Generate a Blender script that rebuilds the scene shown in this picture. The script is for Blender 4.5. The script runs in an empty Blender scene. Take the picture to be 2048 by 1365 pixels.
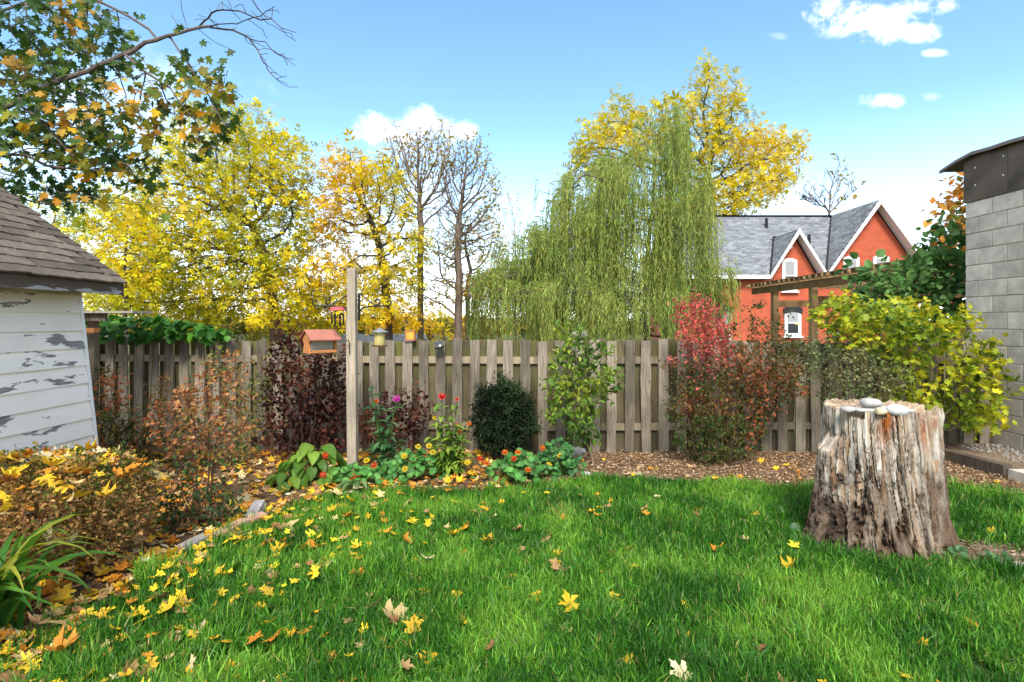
import bpy, math, random
import numpy as np
from mathutils import Vector, Matrix, Euler

random.seed(11)
rng = np.random.default_rng(11)
SC = bpy.context.scene
COL = SC.collection
F, HZ, H = 1100.0, 645.0, 1.56          # focal length and horizon row in photo pixels, eye height in metres


def at(px, py, Y):
    return np.array([(px - 1024) / F * Y, Y, H - (py - HZ) / F * Y])


def gp(px, py):
    return at(px, py, F * H / (py - HZ))


# ------------------------------------------------------------------ camera, sky, sun, exposure
cam = bpy.data.cameras.new('camera')
cam.sensor_width = 36
cam.lens = 36 * F / 2048
cam.shift_y = -(682.5 - HZ) / 2048
cam.clip_start, cam.clip_end = 0.05, 6000
camo = bpy.data.objects.new('camera', cam)
COL.objects.link(camo)
camo.location = (0, 0, H)
camo.rotation_euler = (math.pi / 2, 0, 0)
SC.camera = camo

SUN_EL, SUN_AZ = 47.0, 180.0            # azimuth clockwise from +Y: straight behind the camera
world = bpy.data.worlds.new('World')
SC.world = world
world.use_nodes = True
wn, wl = world.node_tree.nodes, world.node_tree.links
wn.clear()


def wmath(op, a, b=None, clamp=False):
    n = wn.new('ShaderNodeMath')
    n.operation = op
    n.use_clamp = clamp
    for i, v in enumerate((a, b)):
        if v is None:
            continue
        if isinstance(v, (int, float)):
            n.inputs[i].default_value = v
        else:
            wl.new(v, n.inputs[i])
    return n.outputs[0]


sky = wn.new('ShaderNodeTexSky')
sky.sky_type = 'NISHITA'
sky.sun_disc = False
sky.sun_elevation = math.radians(SUN_EL)
sky.sun_rotation = math.radians(SUN_AZ)
sky.air_density, sky.dust_density, sky.ozone_density = 1.0, 0.2, 2.6
bg1 = wn.new('ShaderNodeBackground')
bg1.inputs[1].default_value = 0.135
tint = wn.new('ShaderNodeMix')
tint.data_type = 'RGBA'
tint.blend_type = 'MULTIPLY'
tint.inputs[0].default_value = 1.0
wl.new(sky.outputs[0], tint.inputs[6])
tint.inputs[7].default_value = (0.88, 1.05, 1.03, 1)
wl.new(tint.outputs[2], bg1.inputs[0])
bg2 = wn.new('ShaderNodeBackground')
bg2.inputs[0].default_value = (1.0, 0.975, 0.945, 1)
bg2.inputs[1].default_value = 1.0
tc = wn.new('ShaderNodeTexCoord')
sep = wn.new('ShaderNodeSeparateXYZ')
wl.new(tc.outputs['Generated'], sep.inputs[0])
dx, dy, dz = sep.outputs
nz = wn.new('ShaderNodeTexNoise')
nz.inputs['Scale'].default_value = 17.0
nz.inputs['Detail'].default_value = 8
nz.inputs['Roughness'].default_value = 0.66
wl.new(tc.outputs['Generated'], nz.inputs['Vector'])
noise = wmath('SUBTRACT', nz.outputs[0], 0.5)
nz2 = wn.new('ShaderNodeTexNoise')
nz2.inputs['Scale'].default_value = 3.1
nz2.inputs['Detail'].default_value = 5
wl.new(tc.outputs['Generated'], nz2.inputs['Vector'])
noise2 = wmath('SUBTRACT', nz2.outputs[0], 0.5)
ydiv = wmath('MAXIMUM', dy, 0.02)
cu, cv = wmath('DIVIDE', dx, ydiv), wmath('DIVIDE', dz, ydiv)
total = None
# cloud banks, as positions in the sky (tangent of azimuth, tangent of elevation), sizes, density
for (px, py, a, b, g, k) in ((755, 262, 62, 40, 1.5, 1.3), (830, 258, 80, 44, 1.5, 1.3), (905, 268, 50, 36, 1.4, 1.3), (830, 300, 150, 36, 0.8, 1.0),
                             (1740, 30, 150, 40, 1.5, 2.2), (1800, 60, 90, 30, 1.3, 2.0), (1660, 62, 60, 22, 1.0, 2.0), (1850, 10, 80, 30, 1.3, 2.0),
                             (1760, 203, 60, 17, 1.1, 1.9), (1860, 195, 26, 12, 0.8, 1.6), (1872, 106, 30, 9, 0.9, 1.6), (1560, 72, 26, 9, 0.5, 1.6),
                             (1800, 470, 190, 60, 0.8, 1.2), (1080, 400, 160, 70, 0.5, 1.0), (880, 420, 260, 110, 0.8, 1.0), (230, 260, 300, 190, 0.75, 1.2)):
    u0, v0 = (px - 1024) / F, (HZ - py) / F
    du = wmath('DIVIDE', wmath('SUBTRACT', cu, u0), a / F)
    dv = wmath('DIVIDE', wmath('SUBTRACT', cv, v0), b / F)
    rr = wmath('ADD', wmath('MULTIPLY', du, du), wmath('MULTIPLY', dv, dv))
    m = wmath('SUBTRACT', 1.0, rr)
    m = wmath('ADD', m, wmath('MULTIPLY', noise, 3.2 * k))
    m = wmath('POWER', wmath('MULTIPLY', m, g * 0.55, True), 1.5)
    total = m if total is None else wmath('MAXIMUM', total, m)
front = wmath('GREATER_THAN', dy, 0.05)
total = wmath('MULTIPLY', total, front)
elsew = wmath('MULTIPLY', wmath('ADD', noise2, 0.12), 3.0, True)       # unseen scattered cloud, added as white fill light
wide = wmath('DIVIDE', wmath('SUBTRACT', wmath('ABSOLUTE', cu), 1.0), 0.5, True)      # added cloud stays out of frame: to the sides, overhead and behind
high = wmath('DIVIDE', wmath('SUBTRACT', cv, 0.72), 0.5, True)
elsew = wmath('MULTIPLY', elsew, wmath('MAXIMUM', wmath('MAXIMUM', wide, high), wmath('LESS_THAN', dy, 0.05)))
low = wmath('SUBTRACT', 1.0, wmath('DIVIDE', dz, 0.33), True)           # milky band all round the horizon
low = wmath('MULTIPLY', wmath('POWER', low, 1.5), wmath('ADD', 0.85, wmath('MULTIPLY', noise2, 1.2)), True)
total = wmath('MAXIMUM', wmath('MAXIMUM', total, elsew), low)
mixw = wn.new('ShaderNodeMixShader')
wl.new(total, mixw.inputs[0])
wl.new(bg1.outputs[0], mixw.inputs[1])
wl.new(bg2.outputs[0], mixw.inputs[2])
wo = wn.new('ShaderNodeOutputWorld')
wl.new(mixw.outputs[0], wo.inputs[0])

sun = bpy.data.lights.new('sun', 'SUN')
sun.energy = 2.4
sun.angle = math.radians(16)
sun.color = (1.0, 0.94, 0.85)
suno = bpy.data.objects.new('sun', sun)
COL.objects.link(suno)
e, a_ = math.radians(SUN_EL), math.radians(SUN_AZ)
sd = Vector((math.sin(a_) * math.cos(e), math.cos(a_) * math.cos(e), math.sin(e)))
suno.rotation_euler = sd.to_track_quat('Z', 'Y').to_euler()

SC.view_settings.view_transform = 'Standard'
SC.view_settings.look = 'None'
SC.view_settings.exposure = 1.2
SC.view_settings.gamma = 1
SC.view_settings.use_curve_mapping = False
SC.cycles.max_bounces = 8
SC.cycles.transparent_max_bounces = 8

# ------------------------------------------------------------------ small helpers
WM = {}


def unit(v):
    v = np.asarray(v, float)
    return v / np.maximum(np.linalg.norm(v, axis=-1, keepdims=True), 1e-9)


def _h(ix, iy, iz, seed):
    n = (ix * 374761393 + iy * 668265263 + iz * 2147483647 + seed * 1274126177) & 0xFFFFFFFF
    n = ((n ^ (n >> 13)) * 1274126177) & 0xFFFFFFFF
    n = n ^ (n >> 16)
    return (n & 0xFFFF) / 65535.0


def vnoise(P, s=1.0, seed=0):
    P = np.asarray(P, float) * s
    i = np.floor(P).astype(np.int64)
    f = P - i
    f = f * f * (3 - 2 * f)
    r = 0
    for a in (0, 1):
        for b in (0, 1):
            for c in (0, 1):
                w = (f[..., 0] if a else 1 - f[..., 0]) * (f[..., 1] if b else 1 - f[..., 1]) * (f[..., 2] if c else 1 - f[..., 2])
                r = r + w * _h(i[..., 0] + a, i[..., 1] + b, i[..., 2] + c, seed)
    return r


def fbm(P, s=1.0, seed=0, o=4):
    r, amp, t = 0, 1.0, 0
    for k in range(o):
        r = r + amp * vnoise(P, s * 2 ** k, seed + k)
        t += amp
        amp *= 0.5
    return r / t


def mesh_data(name, V, Fs, mat, col=None, smooth=False):
    V = np.asarray(V, np.float32)
    if not isinstance(Fs, (list, tuple)):
        Fs = [Fs]
    Fs = [np.asarray(f, np.int32) for f in Fs if len(f)]
    me = bpy.data.meshes.new(name)
    me.vertices.add(len(V))
    me.vertices.foreach_set('co', V.ravel())
    tot = np.concatenate([np.full(len(f), f.shape[1], np.int32) for f in Fs])
    idx = np.concatenate([f.ravel() for f in Fs])
    me.loops.add(len(idx))
    me.loops.foreach_set('vertex_index', idx)
    me.polygons.add(len(tot))
    st = np.concatenate([[0], np.cumsum(tot)[:-1]]).astype(np.int32)
    me.polygons.foreach_set('loop_start', st)
    me.polygons.foreach_set('loop_total', tot)
    me.polygons.foreach_set('use_smooth', np.full(len(tot), bool(smooth)))
    me.update(calc_edges=True)
    if col is not None:
        c = np.ones((len(V), 4), np.float32)
        c[:, :3] = col
        me.attributes.new('Col', 'FLOAT_COLOR', 'POINT').data.foreach_set('color', c.ravel())
    if mat:
        me.materials.append(mat)
    return me


def put(name, me, parent=None, M=None):
    o = bpy.data.objects.new(name, me)
    COL.objects.link(o)
    M = M or Matrix.Identity(4)
    o.matrix_basis = M
    if parent is not None:
        o.parent = parent
        o.matrix_parent_inverse = WM[parent.name].inverted()
    WM[o.name] = M
    return o


def obj(name, V, Fs, mat, parent=None, col=None, smooth=False, M=None):
    return put(name, mesh_data(name, V, Fs, mat, col, smooth), parent, M)


def tag(o, label=None, cat=None, group=None, kind=None):
    if label:
        o['label'] = label
    if cat:
        o['category'] = cat
    if group:
        o['group'] = group
    if kind:
        o['kind'] = kind
    return o


def thing(name, label, cat, loc=(0, 0, 0), group=None):
    o = bpy.data.objects.new(name, None)
    o.empty_display_size = 0.1
    COL.objects.link(o)
    M = Matrix.Translation(Vector([float(x) for x in loc]))
    o.matrix_basis = M
    WM[o.name] = M
    return tag(o, label, cat, group)


class MB:
    def __init__(self):
        self.V, self.Q, self.T, self.n = [], [], [], 0

    def add(self, V, Q=None, T=None):
        V = np.asarray(V, float)
        if Q is not None and len(Q):
            self.Q.append(np.asarray(Q) + self.n)
        if T is not None and len(T):
            self.T.append(np.asarray(T) + self.n)
        self.V.append(V)
        self.n += len(V)
        return self

    def box(self, c, s, R=None, taper=1.0):
        x, y, z = np.array(s) / 2.0
        V = np.array([[-x, -y, -z], [x, -y, -z], [x, y, -z], [-x, y, -z], [-x * taper, -y * taper, z], [x * taper, -y * taper, z], [x * taper, y * taper, z], [-x * taper, y * taper, z]])
        if R is not None:
            V = V @ np.array(R.to_3x3()).T
        return self.add(V + np.array(c, float), [[0, 3, 2, 1], [4, 5, 6, 7], [0, 1, 5, 4], [1, 2, 6, 5], [2, 3, 7, 6], [3, 0, 4, 7]])

    def hexa(self, V):                  # eight corners: bottom ring, top ring
        return self.add(V, [[0, 3, 2, 1], [4, 5, 6, 7], [0, 1, 5, 4], [1, 2, 6, 5], [2, 3, 7, 6], [3, 0, 4, 7]])

    def slab(self, poly, d):            # polygon extruded by vector d
        P = np.asarray(poly, float)
        n = len(P)
        V = np.vstack([P, P + np.asarray(d, float)])
        Q = [[i, (i + 1) % n, n + (i + 1) % n, n + i] for i in range(n)]
        c0, c1 = P.mean(0), P.mean(0) + np.asarray(d, float)
        V = np.vstack([V, c0, c1])
        T = [[2 * n, (i + 1) % n, i] for i in range(n)] + [[2 * n + 1, n + i, n + (i + 1) % n] for i in range(n)]
        return self.add(V, Q, T)

    def tube(self, pts, rad, k=6, closed=True):
        P = np.asarray(pts, float)
        n = len(P)
        R = np.broadcast_to(np.asarray(rad, float), (n,))
        T = unit(np.gradient(P, axis=0))
        ref = np.array([0, 0, 1.0]) if abs(T[0][2]) < 0.9 else np.array([1.0, 0, 0])
        V = []
        for i in range(n):
            s = unit(np.cross(T[i], ref))
            b = np.cross(T[i], s)
            ref = np.cross(s, T[i])
            an = np.arange(k) / k * 2 * np.pi
            V.append(P[i] + R[i] * (np.cos(an)[:, None] * s + np.sin(an)[:, None] * b))
        V = np.vstack(V + [P[:1], P[-1:]])
        Q = [[i * k + j, i * k + (j + 1) % k, (i + 1) * k + (j + 1) % k, (i + 1) * k + j] for i in range(n - 1) for j in range(k)]
        Tt = []
        if closed:
            Tt = [[n * k, (j + 1) % k, j] for j in range(k)] + [[n * k + 1, (n - 1) * k + j, (n - 1) * k + (j + 1) % k] for j in range(k)]
        return self.add(V, Q, Tt)

    def lathe(self, c, prof, k=16):
        V = []
        for r, z in prof:
            an = np.arange(k) / k * 2 * np.pi
            V.append(np.stack([c[0] + r * np.cos(an), c[1] + r * np.sin(an), np.full(k, c[2] + z)], 1))
        n = len(prof)
        return self.add(np.vstack(V), [[i * k + j, i * k + (j + 1) % k, (i + 1) * k + (j + 1) % k, (i + 1) * k + j] for i in range(n - 1) for j in range(k)])

    def data(self, name, mat, smooth=False, col=None):
        Fs = ([np.vstack(self.Q)] if self.Q else []) + ([np.vstack(self.T)] if self.T else [])
        return mesh_data(name, np.vstack(self.V), Fs, mat, col, smooth)

    def build(self, name, mat, parent=None, smooth=False, M=None):
        return put(name, self.data(name, mat, smooth), parent, M)


# ------------------------------------------------------------------ materials
def new_mat(name):
    m = bpy.data.materials.new(name)
    m.use_nodes = True
    nt = m.node_tree
    return m, nt.nodes, nt.links, nt.nodes['Principled BSDF']


def ramp(nodes, links, fac, stops):
    r = nodes.new('ShaderNodeValToRGB')
    el = r.color_ramp.elements
    while len(el) < len(stops):
        el.new(0.5)
    for x, (p, c) in zip(el, stops):
        x.position = p
        x.color = (*c, 1)
    links.new(fac, r.inputs[0])
    return r.outputs[0]


def noise_node(nodes, links, scale, detail=5, rough=0.55, vec=None, stretch=None, coord='Object', rand=False):
    t = nodes.new('ShaderNodeTexCoord')
    v = vec or t.outputs[coord]
    if stretch or rand:
        mp = nodes.new('ShaderNodeMapping')
        if stretch:
            mp.inputs['Scale'].default_value = stretch
        links.new(v, mp.inputs[0])
        if rand:
            oi = nodes.new('ShaderNodeObjectInfo')
            mu = nodes.new('ShaderNodeMath')
            mu.operation = 'MULTIPLY'
            mu.inputs[1].default_value = 57.0
            links.new(oi.outputs['Random'], mu.inputs[0])
            links.new(mu.outputs[0], mp.inputs['Location'])
        v = mp.outputs[0]
    n = nodes.new('ShaderNodeTexNoise')
    n.inputs['Scale'].default_value = scale
    n.inputs['Detail'].default_value = detail
    n.inputs['Roughness'].default_value = rough
    links.new(v, n.inputs['Vector'])
    return n.outputs[0]


def mixc(nodes, links, fac, a, b, mode='MIX'):
    m = nodes.new('ShaderNodeMix')
    m.data_type = 'RGBA'
    m.blend_type = mode
    for i, v in ((0, fac), (6, a), (7, b)):
        if isinstance(v, (int, float)):
            m.inputs[i].default_value = v
        elif isinstance(v, tuple):
            m.inputs[i].default_value = (*v, 1)
        else:
            links.new(v, m.inputs[i])
    return m.outputs[2]


def bump(nodes, links, h, bsdf, strength=0.4, dist=0.01):
    b = nodes.new('ShaderNodeBump')
    b.inputs['Strength'].default_value = strength
    b.inputs['Distance'].default_value = dist
    links.new(h, b.inputs['Height'])
    links.new(b.outputs[0], bsdf.inputs['Normal'])


def randval(nodes, links, lo, hi):
    oi = nodes.new('ShaderNodeObjectInfo')
    mr = nodes.new('ShaderNodeMapRange')
    mr.inputs['To Min'].default_value = lo
    mr.inputs['To Max'].default_value = hi
    links.new(oi.outputs['Random'], mr.inputs[0])
    cb = nodes.new('ShaderNodeCombineColor')
    for i in range(3):
        links.new(mr.outputs[0], cb.inputs[i])
    return cb.outputs[0]


def flat_mat(name, c, rough=0.6, metal=0.0, ns=40, var=0.25, stretch=None, bmp=0.2, rand=None, spec=0.4):
    m, n, l, b = new_mat(name)
    f = noise_node(n, l, ns, 6, 0.6, stretch=stretch, rand=rand is not None)
    c = np.array(c)
    o = ramp(n, l, f, ((0.28, tuple(c * (1 - var))), (0.72, tuple(np.minimum(c * (1 + var), 0.95)))))
    if rand:
        o = mixc(n, l, 1.0, o, randval(n, l, *rand), 'MULTIPLY')
    l.new(o, b.inputs['Base Color'])
    b.inputs['Roughness'].default_value = rough
    b.inputs['Metallic'].default_value = metal
    b.inputs['Specular IOR Level'].default_value = spec
    if bmp:
        bump(n, l, f, b, bmp, 0.005)
    return m


def leaf_mat(name, trans=0.35, rough=0.5, spec=0.3, rand=None):
    m, n, l, b = new_mat(name)
    a = n.new('ShaderNodeAttribute')
    a.attribute_name = 'Col'
    c = a.outputs['Color']
    f = noise_node(n, l, 14, 3, 0.5)
    c = mixc(n, l, 1.0, c, ramp(n, l, f, ((0.3, (0.82, 0.82, 0.82)), (0.7, (1.12, 1.1, 1.05)))), 'MULTIPLY')
    if rand:
        c = mixc(n, l, 1.0, c, randval(n, l, *rand), 'MULTIPLY')
    l.new(c, b.inputs['Base Color'])
    b.inputs['Roughness'].default_value = rough
    b.inputs['Specular IOR Level'].default_value = spec
    t = n.new('ShaderNodeBsdfTranslucent')
    l.new(c, t.inputs[0])
    mx = n.new('ShaderNodeMixShader')
    mx.inputs[0].default_value = trans
    l.new(b.outputs[0], mx.inputs[1])
    l.new(t.outputs[0], mx.inputs[2])
    l.new(mx.outputs[0], n['Material Output'].inputs[0])
    return m


LEAF = leaf_mat('leaf', 0.45)
LEAFR = leaf_mat('single_leaf', 0.42, rand=(0.75, 1.15))
DRYLEAF = leaf_mat('dry_leaf', 0.18, 0.6, 0.25, rand=(0.8, 1.12))
LITTER = leaf_mat('leaf_litter', 0.15, 0.65, 0.2)
GRASS = leaf_mat('grass_blade', 0.3, 0.42, 0.35)


def attr_mat(name, rough=0.8, ns=30, stretch=None, bmp=0.5, var=(0.7, 1.2), dist=0.01):
    m, n, l, b = new_mat(name)
    a = n.new('ShaderNodeAttribute')
    a.attribute_name = 'Col'
    f = noise_node(n, l, ns, 6, 0.6, stretch=stretch)
    c = mixc(n, l, 1.0, a.outputs['Color'], ramp(n, l, f, ((0.3, (var[0],) * 3), (0.7, (var[1],) * 3))), 'MULTIPLY')
    l.new(c, b.inputs['Base Color'])
    b.inputs['Roughness'].default_value = rough
    b.inputs['Specular IOR Level'].default_value = 0.25
    bump(n, l, f, b, bmp, dist)
    return m


BARK = attr_mat('bark', ns=22, stretch=(1, 1, 0.25))
STUMPW = attr_mat('stump_wood', ns=26, stretch=(1, 1, 0.16), bmp=0.9, var=(0.55, 1.3), dist=0.02)
STONE = flat_mat('river_stone', (0.42, 0.40, 0.37), 0.75, ns=12, var=0.3, rand=(0.75, 1.2), bmp=0.3)


def wood_mat(name, dark, light, moss=None, rand=(0.7, 1.15), ns=7, knots=True, rough=0.85):
    m, n, l, b = new_mat(name)
    f = noise_node(n, l, ns, 7, 0.62, stretch=(9, 9, 0.55), rand=True)
    c = ramp(n, l, f, ((0.25, dark), (0.5, tuple((np.array(dark) + np.array(light)) / 2)), (0.72, light)))
    g = noise_node(n, l, 2.2, 3, 0.5, stretch=(1, 1, 0.9), rand=True)
    c = mixc(n, l, 1.0, c, ramp(n, l, g, ((0.3, (0.62, 0.6, 0.58)), (0.68, (1.15, 1.12, 1.08)))), 'MULTIPLY')
    if knots:
        t = n.new('ShaderNodeTexCoord')
        mp = n.new('ShaderNodeMapping')
        mp.inputs['Scale'].default_value = (1, 1, 0.45)
        l.new(t.outputs['Object'], mp.inputs[0])
        oi = n.new('ShaderNodeObjectInfo')
        mu = n.new('ShaderNodeMath')
        mu.operation = 'MULTIPLY'
        mu.inputs[1].default_value = 31.0
        l.new(oi.outputs['Random'], mu.inputs[0])
        l.new(mu.outputs[0], mp.inputs['Location'])
        vo = n.new('ShaderNodeTexVoronoi')
        vo.inputs['Scale'].default_value = 9
        l.new(mp.outputs[0], vo.inputs['Vector'])
        k = ramp(n, l, vo.outputs['Distance'], ((0.06, (0.3, 0.24, 0.2)), (0.12, (1, 1, 1))))
        c = mixc(n, l, 0.8, c, k, 'MULTIPLY')
    if moss:
        t2 = n.new('ShaderNodeTexCoord')
        s = n.new('ShaderNodeSeparateXYZ')
        l.new(t2.outputs['Object'], s.inputs[0])
        mr = n.new('ShaderNodeMapRange')
        mr.inputs['From Min'].default_value, mr.inputs['From Max'].default_value = moss[1], moss[2]
        l.new(s.outputs[2], mr.inputs[0])
        g2 = noise_node(n, l, 5, 4, 0.6, rand=True)
        mm = n.new('ShaderNodeMath')
        mm.operation = 'MULTIPLY'
        l.new(mr.outputs[0], mm.inputs[0])
        l.new(ramp(n, l, g2, ((0.35, (0, 0, 0)), (0.65, (1, 1, 1)))), mm.inputs[1])
        c = mixc(n, l, mm.outputs[0], c, moss[0])
    if rand:
        c = mixc(n, l, 1.0, c, randval(n, l, *rand), 'MULTIPLY')
    l.new(c, b.inputs['Base Color'])
    b.inputs['Roughness'].default_value = rough
    b.inputs['Specular IOR Level'].default_value = 0.2
    bump(n, l, f, b, 0.5, 0.006)
    return m


FENCE = wood_mat('weathered_fence_board', (0.12, 0.096, 0.070), (0.38, 0.33, 0.26), rand=(0.6, 1.2))
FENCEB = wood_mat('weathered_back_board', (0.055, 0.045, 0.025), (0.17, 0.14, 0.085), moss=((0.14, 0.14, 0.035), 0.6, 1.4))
RAILW = wood_mat('weathered_rail', (0.18, 0.145, 0.095), (0.40, 0.33, 0.23), knots=False)
POSTW = wood_mat('post_wood', (0.24, 0.195, 0.14), (0.46, 0.40, 0.32), rand=None)
PERGW = wood_mat('pergola_wood', (0.20, 0.12, 0.055), (0.46, 0.30, 0.155))
TIMBER = wood_mat('old_timber', (0.08, 0.06, 0.045), (0.22, 0.18, 0.14))
IRON = flat_mat('black_iron', (0.015, 0.015, 0.016), 0.45, 0.3, var=0.3)
WHITE = flat_mat('white_trim', (0.78, 0.78, 0.76), 0.5, var=0.06, ns=8, bmp=0.05)
BLACK = flat_mat('black_plastic', (0.02, 0.02, 0.022), 0.3, var=0.2)


def peel_mat(name, paint, wood, level, ns=3.0, stretch=(1, 0.5, 1.6)):
    m, n, l, b = new_mat(name)
    f = noise_node(n, l, ns, 8, 0.62, stretch=stretch, coord='Object', rand=True)
    f2 = noise_node(n, l, 60, 4, 0.6, stretch=(1, 0.1, 1))
    w = ramp(n, l, f2, ((0.3, tuple(np.array(wood) * 0.6)), (0.7, tuple(np.array(wood) * 1.3))))
    p = mixc(n, l, 1.0, paint, ramp(n, l, noise_node(n, l, 5, 4, 0.6, stretch=(1, .3, 1), rand=True), ((0.3, (0.88, 0.87, 0.85)), (0.7, (1.03, 1.03, 1.03)))), 'MULTIPLY')
    msk = ramp(n, l, f, ((level - 0.004, (0, 0, 0)), (level + 0.004, (1, 1, 1))))
    l.new(mixc(n, l, msk, p, w), b.inputs['Base Color'])
    b.inputs['Roughness'].default_value = 0.55
    bump(n, l, msk, b, -0.6, 0.004)
    return m


SIDING = peel_mat('peeling_white_paint', (0.88, 0.825, 0.75), (0.22, 0.21, 0.21), 0.585, 6.0, (1, 0.38, 1.7))
FASCIA = peel_mat('peeling_brown_paint', (0.075, 0.048, 0.036), (0.36, 0.34, 0.34), 0.56, 4, (1, .5, 2.5))


def shingle_mat(name, a, b_, rand=(0.75, 1.2)):
    m, n, l, b = new_mat(name)
    f = noise_node(n, l, 220, 3, 0.7)
    g = noise_node(n, l, 9, 4, 0.6, rand=True)
    c = ramp(n, l, f, ((0.35, a), (0.65, b_)))
    c = mixc(n, l, 1.0, c, ramp(n, l, g, ((0.3, (0.72, 0.7, 0.68)), (0.7, (1.2, 1.18, 1.15)))), 'MULTIPLY')
    if rand:
        c = mixc(n, l, 1.0, c, randval(n, l, *rand), 'MULTIPLY')
    l.new(c, b.inputs['Base Color'])
    b.inputs['Roughness'].default_value = 0.95
    b.inputs['Specular IOR Level'].default_value = 0.15
    bump(n, l, f, b, 0.6, 0.004)
    return m


SHINGLE = shingle_mat('brown_asphalt_shingle', (0.085, 0.066, 0.052), (0.21, 0.175, 0.145), (0.6, 1.25))
CONCRETE = flat_mat('concrete_block', (0.57, 0.505, 0.42), 0.9, ns=7, var=0.26, rand=(0.85, 1.12), bmp=0.5, spec=0.2)
MORTAR = flat_mat('mortar', (0.47, 0.43, 0.37), 0.95, ns=20, var=0.15)
SLATE = attr_mat('grey_shingle', 0.9, 3, None, 0.3, (0.82, 1.15))


def metal_band():
    m, n, l, b = new_mat('brown_metal_band')
    f = noise_node(n, l, 1.6, 5, 0.6, stretch=(1, 1, 1.6))
    c = ramp(n, l, f, ((0.34, (0.035, 0.022, 0.014)), (0.46, (0.095, 0.062, 0.042)), (0.7, (0.14, 0.095, 0.066))))
    l.new(c, b.inputs['Base Color'])
    b.inputs['Roughness'].default_value = 0.55
    return m


BAND = metal_band()
ROOFMETAL = flat_mat('dark_roof_edge', (0.10, 0.085, 0.075), 0.6, ns=5, var=0.25)


def brick_mat():
    m, n, l, b = new_mat('painted_red_brick')
    t = n.new('ShaderNodeTexCoord')
    mp = n.new('ShaderNodeMapping')
    mp.inputs['Rotation'].default_value = (math.pi / 2, 0, 0)
    l.new(t.outputs['Object'], mp.inputs[0])
    br = n.new('ShaderNodeTexBrick')
    br.inputs['Color1'].default_value = (0.60, 0.105, 0.036, 1)
    br.inputs['Color2'].default_value = (0.50, 0.080, 0.028, 1)
    br.inputs['Mortar'].default_value = (0.36, 0.11, 0.06, 1)
    br.inputs['Scale'].default_value = 1.0
    br.inputs['Brick Width'].default_value = 0.3
    br.inputs['Row Height'].default_value = 0.1
    br.inputs['Mortar Size'].default_value = 0.013
    l.new(mp.outputs[0], br.inputs['Vector'])
    f = noise_node(n, l, 1.5, 6, 0.65)
    c = mixc(n, l, 1.0, br.outputs[0], ramp(n, l, f, ((0.3, (0.78, 0.78, 0.78)), (0.7, (1.12, 1.1, 1.1)))), 'MULTIPLY')
    l.new(c, b.inputs['Base Color'])
    b.inputs['Roughness'].default_value = 0.8
    bump(n, l, br.outputs['Fac'], b, -0.4, 0.01)
    return m


BRICK = brick_mat()
GLASSD, _n, _l, _b = new_mat('window_glass')
_b.inputs['Base Color'].default_value = (0.03, 0.035, 0.04, 1)
_b.inputs['Roughness'].default_value = 0.06
_b.inputs['Specular IOR Level'].default_value = 0.7
BLIND = flat_mat('pale_blind', (0.33, 0.34, 0.34), 0.6, var=0.06, ns=4, bmp=0)


def soil_mat(name, stops, ns=14, bmp=0.8):
    m, n, l, b = new_mat(name)
    f = noise_node(n, l, ns, 9, 0.68)
    g = noise_node(n, l, 1.3, 4, 0.6)
    c = ramp(n, l, f, stops)
    c = mixc(n, l, 1.0, c, ramp(n, l, g, ((0.3, (0.75, 0.75, 0.75)), (0.7, (1.15, 1.15, 1.15)))), 'MULTIPLY')
    l.new(c, b.inputs['Base Color'])
    b.inputs['Roughness'].default_value = 0.95
    b.inputs['Specular IOR Level'].default_value = 0.1
    bump(n, l, f, b, bmp, 0.03)
    return m


GROUND = soil_mat('field_ground', ((0.3, (0.05, 0.055, 0.02)), (0.7, (0.12, 0.11, 0.045))), 2)
LAWN = soil_mat('lawn_soil', ((0.3, (0.02, 0.05, 0.01)), (0.7, (0.05, 0.11, 0.02))), 18)
SOIL = soil_mat('bed_soil', ((0.25, (0.06, 0.036, 0.02)), (0.55, (0.17, 0.11, 0.065)), (0.75, (0.28, 0.19, 0.12))), 22)
DIRT = soil_mat('bare_dirt', ((0.25, (0.13, 0.09, 0.06)), (0.6, (0.27, 0.20, 0.14)), (0.8, (0.36, 0.29, 0.22))), 25)


# ------------------------------------------------------------------ leaves and wood
def fan(outline, centre):
    V = np.array([centre] + outline, float)
    n = len(outline)
    return V, np.array([[0, 1 + i, 1 + (i + 1) % n] for i in range(n)])


def mk_maple(curl=0.0, fold=0.12, seed=0):
    half = [(-0.02, 0.06), (-0.10, 0.22), (0.02, 0.33), (0.07, 0.55), (0.17, 0.40), (0.26, 0.30), (0.45, 0.42), (0.50, 0.62), (0.60, 0.50), (0.70, 0.46), (0.60, 0.30), (0.56, 0.16), (0.76, 0.22), (0.84, 0.10)]
    pts = [(u, v) for u, v in half] + [(1.02, 0)] + [(u, -v) for u, v in half[::-1]]
    r = np.random.default_rng(seed)
    O = [(u + r.normal(0, .03), v * (0.88 + r.normal(0, .11)), 0) for u, v in pts]
    V, T = fan(O, (0.30, 0, 0))
    u, v = V[:, 0], V[:, 1]
    V[:, 2] = fold * np.abs(v) + curl * ((u - 0.35) ** 2 + v * v) * (1 + 0.4 * r.normal()) + (0.10 * np.sin(5 * u + 3 * v + r.uniform(0, 6)) * np.hypot(u - .3, v) if curl else 0)
    return V, T


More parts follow.
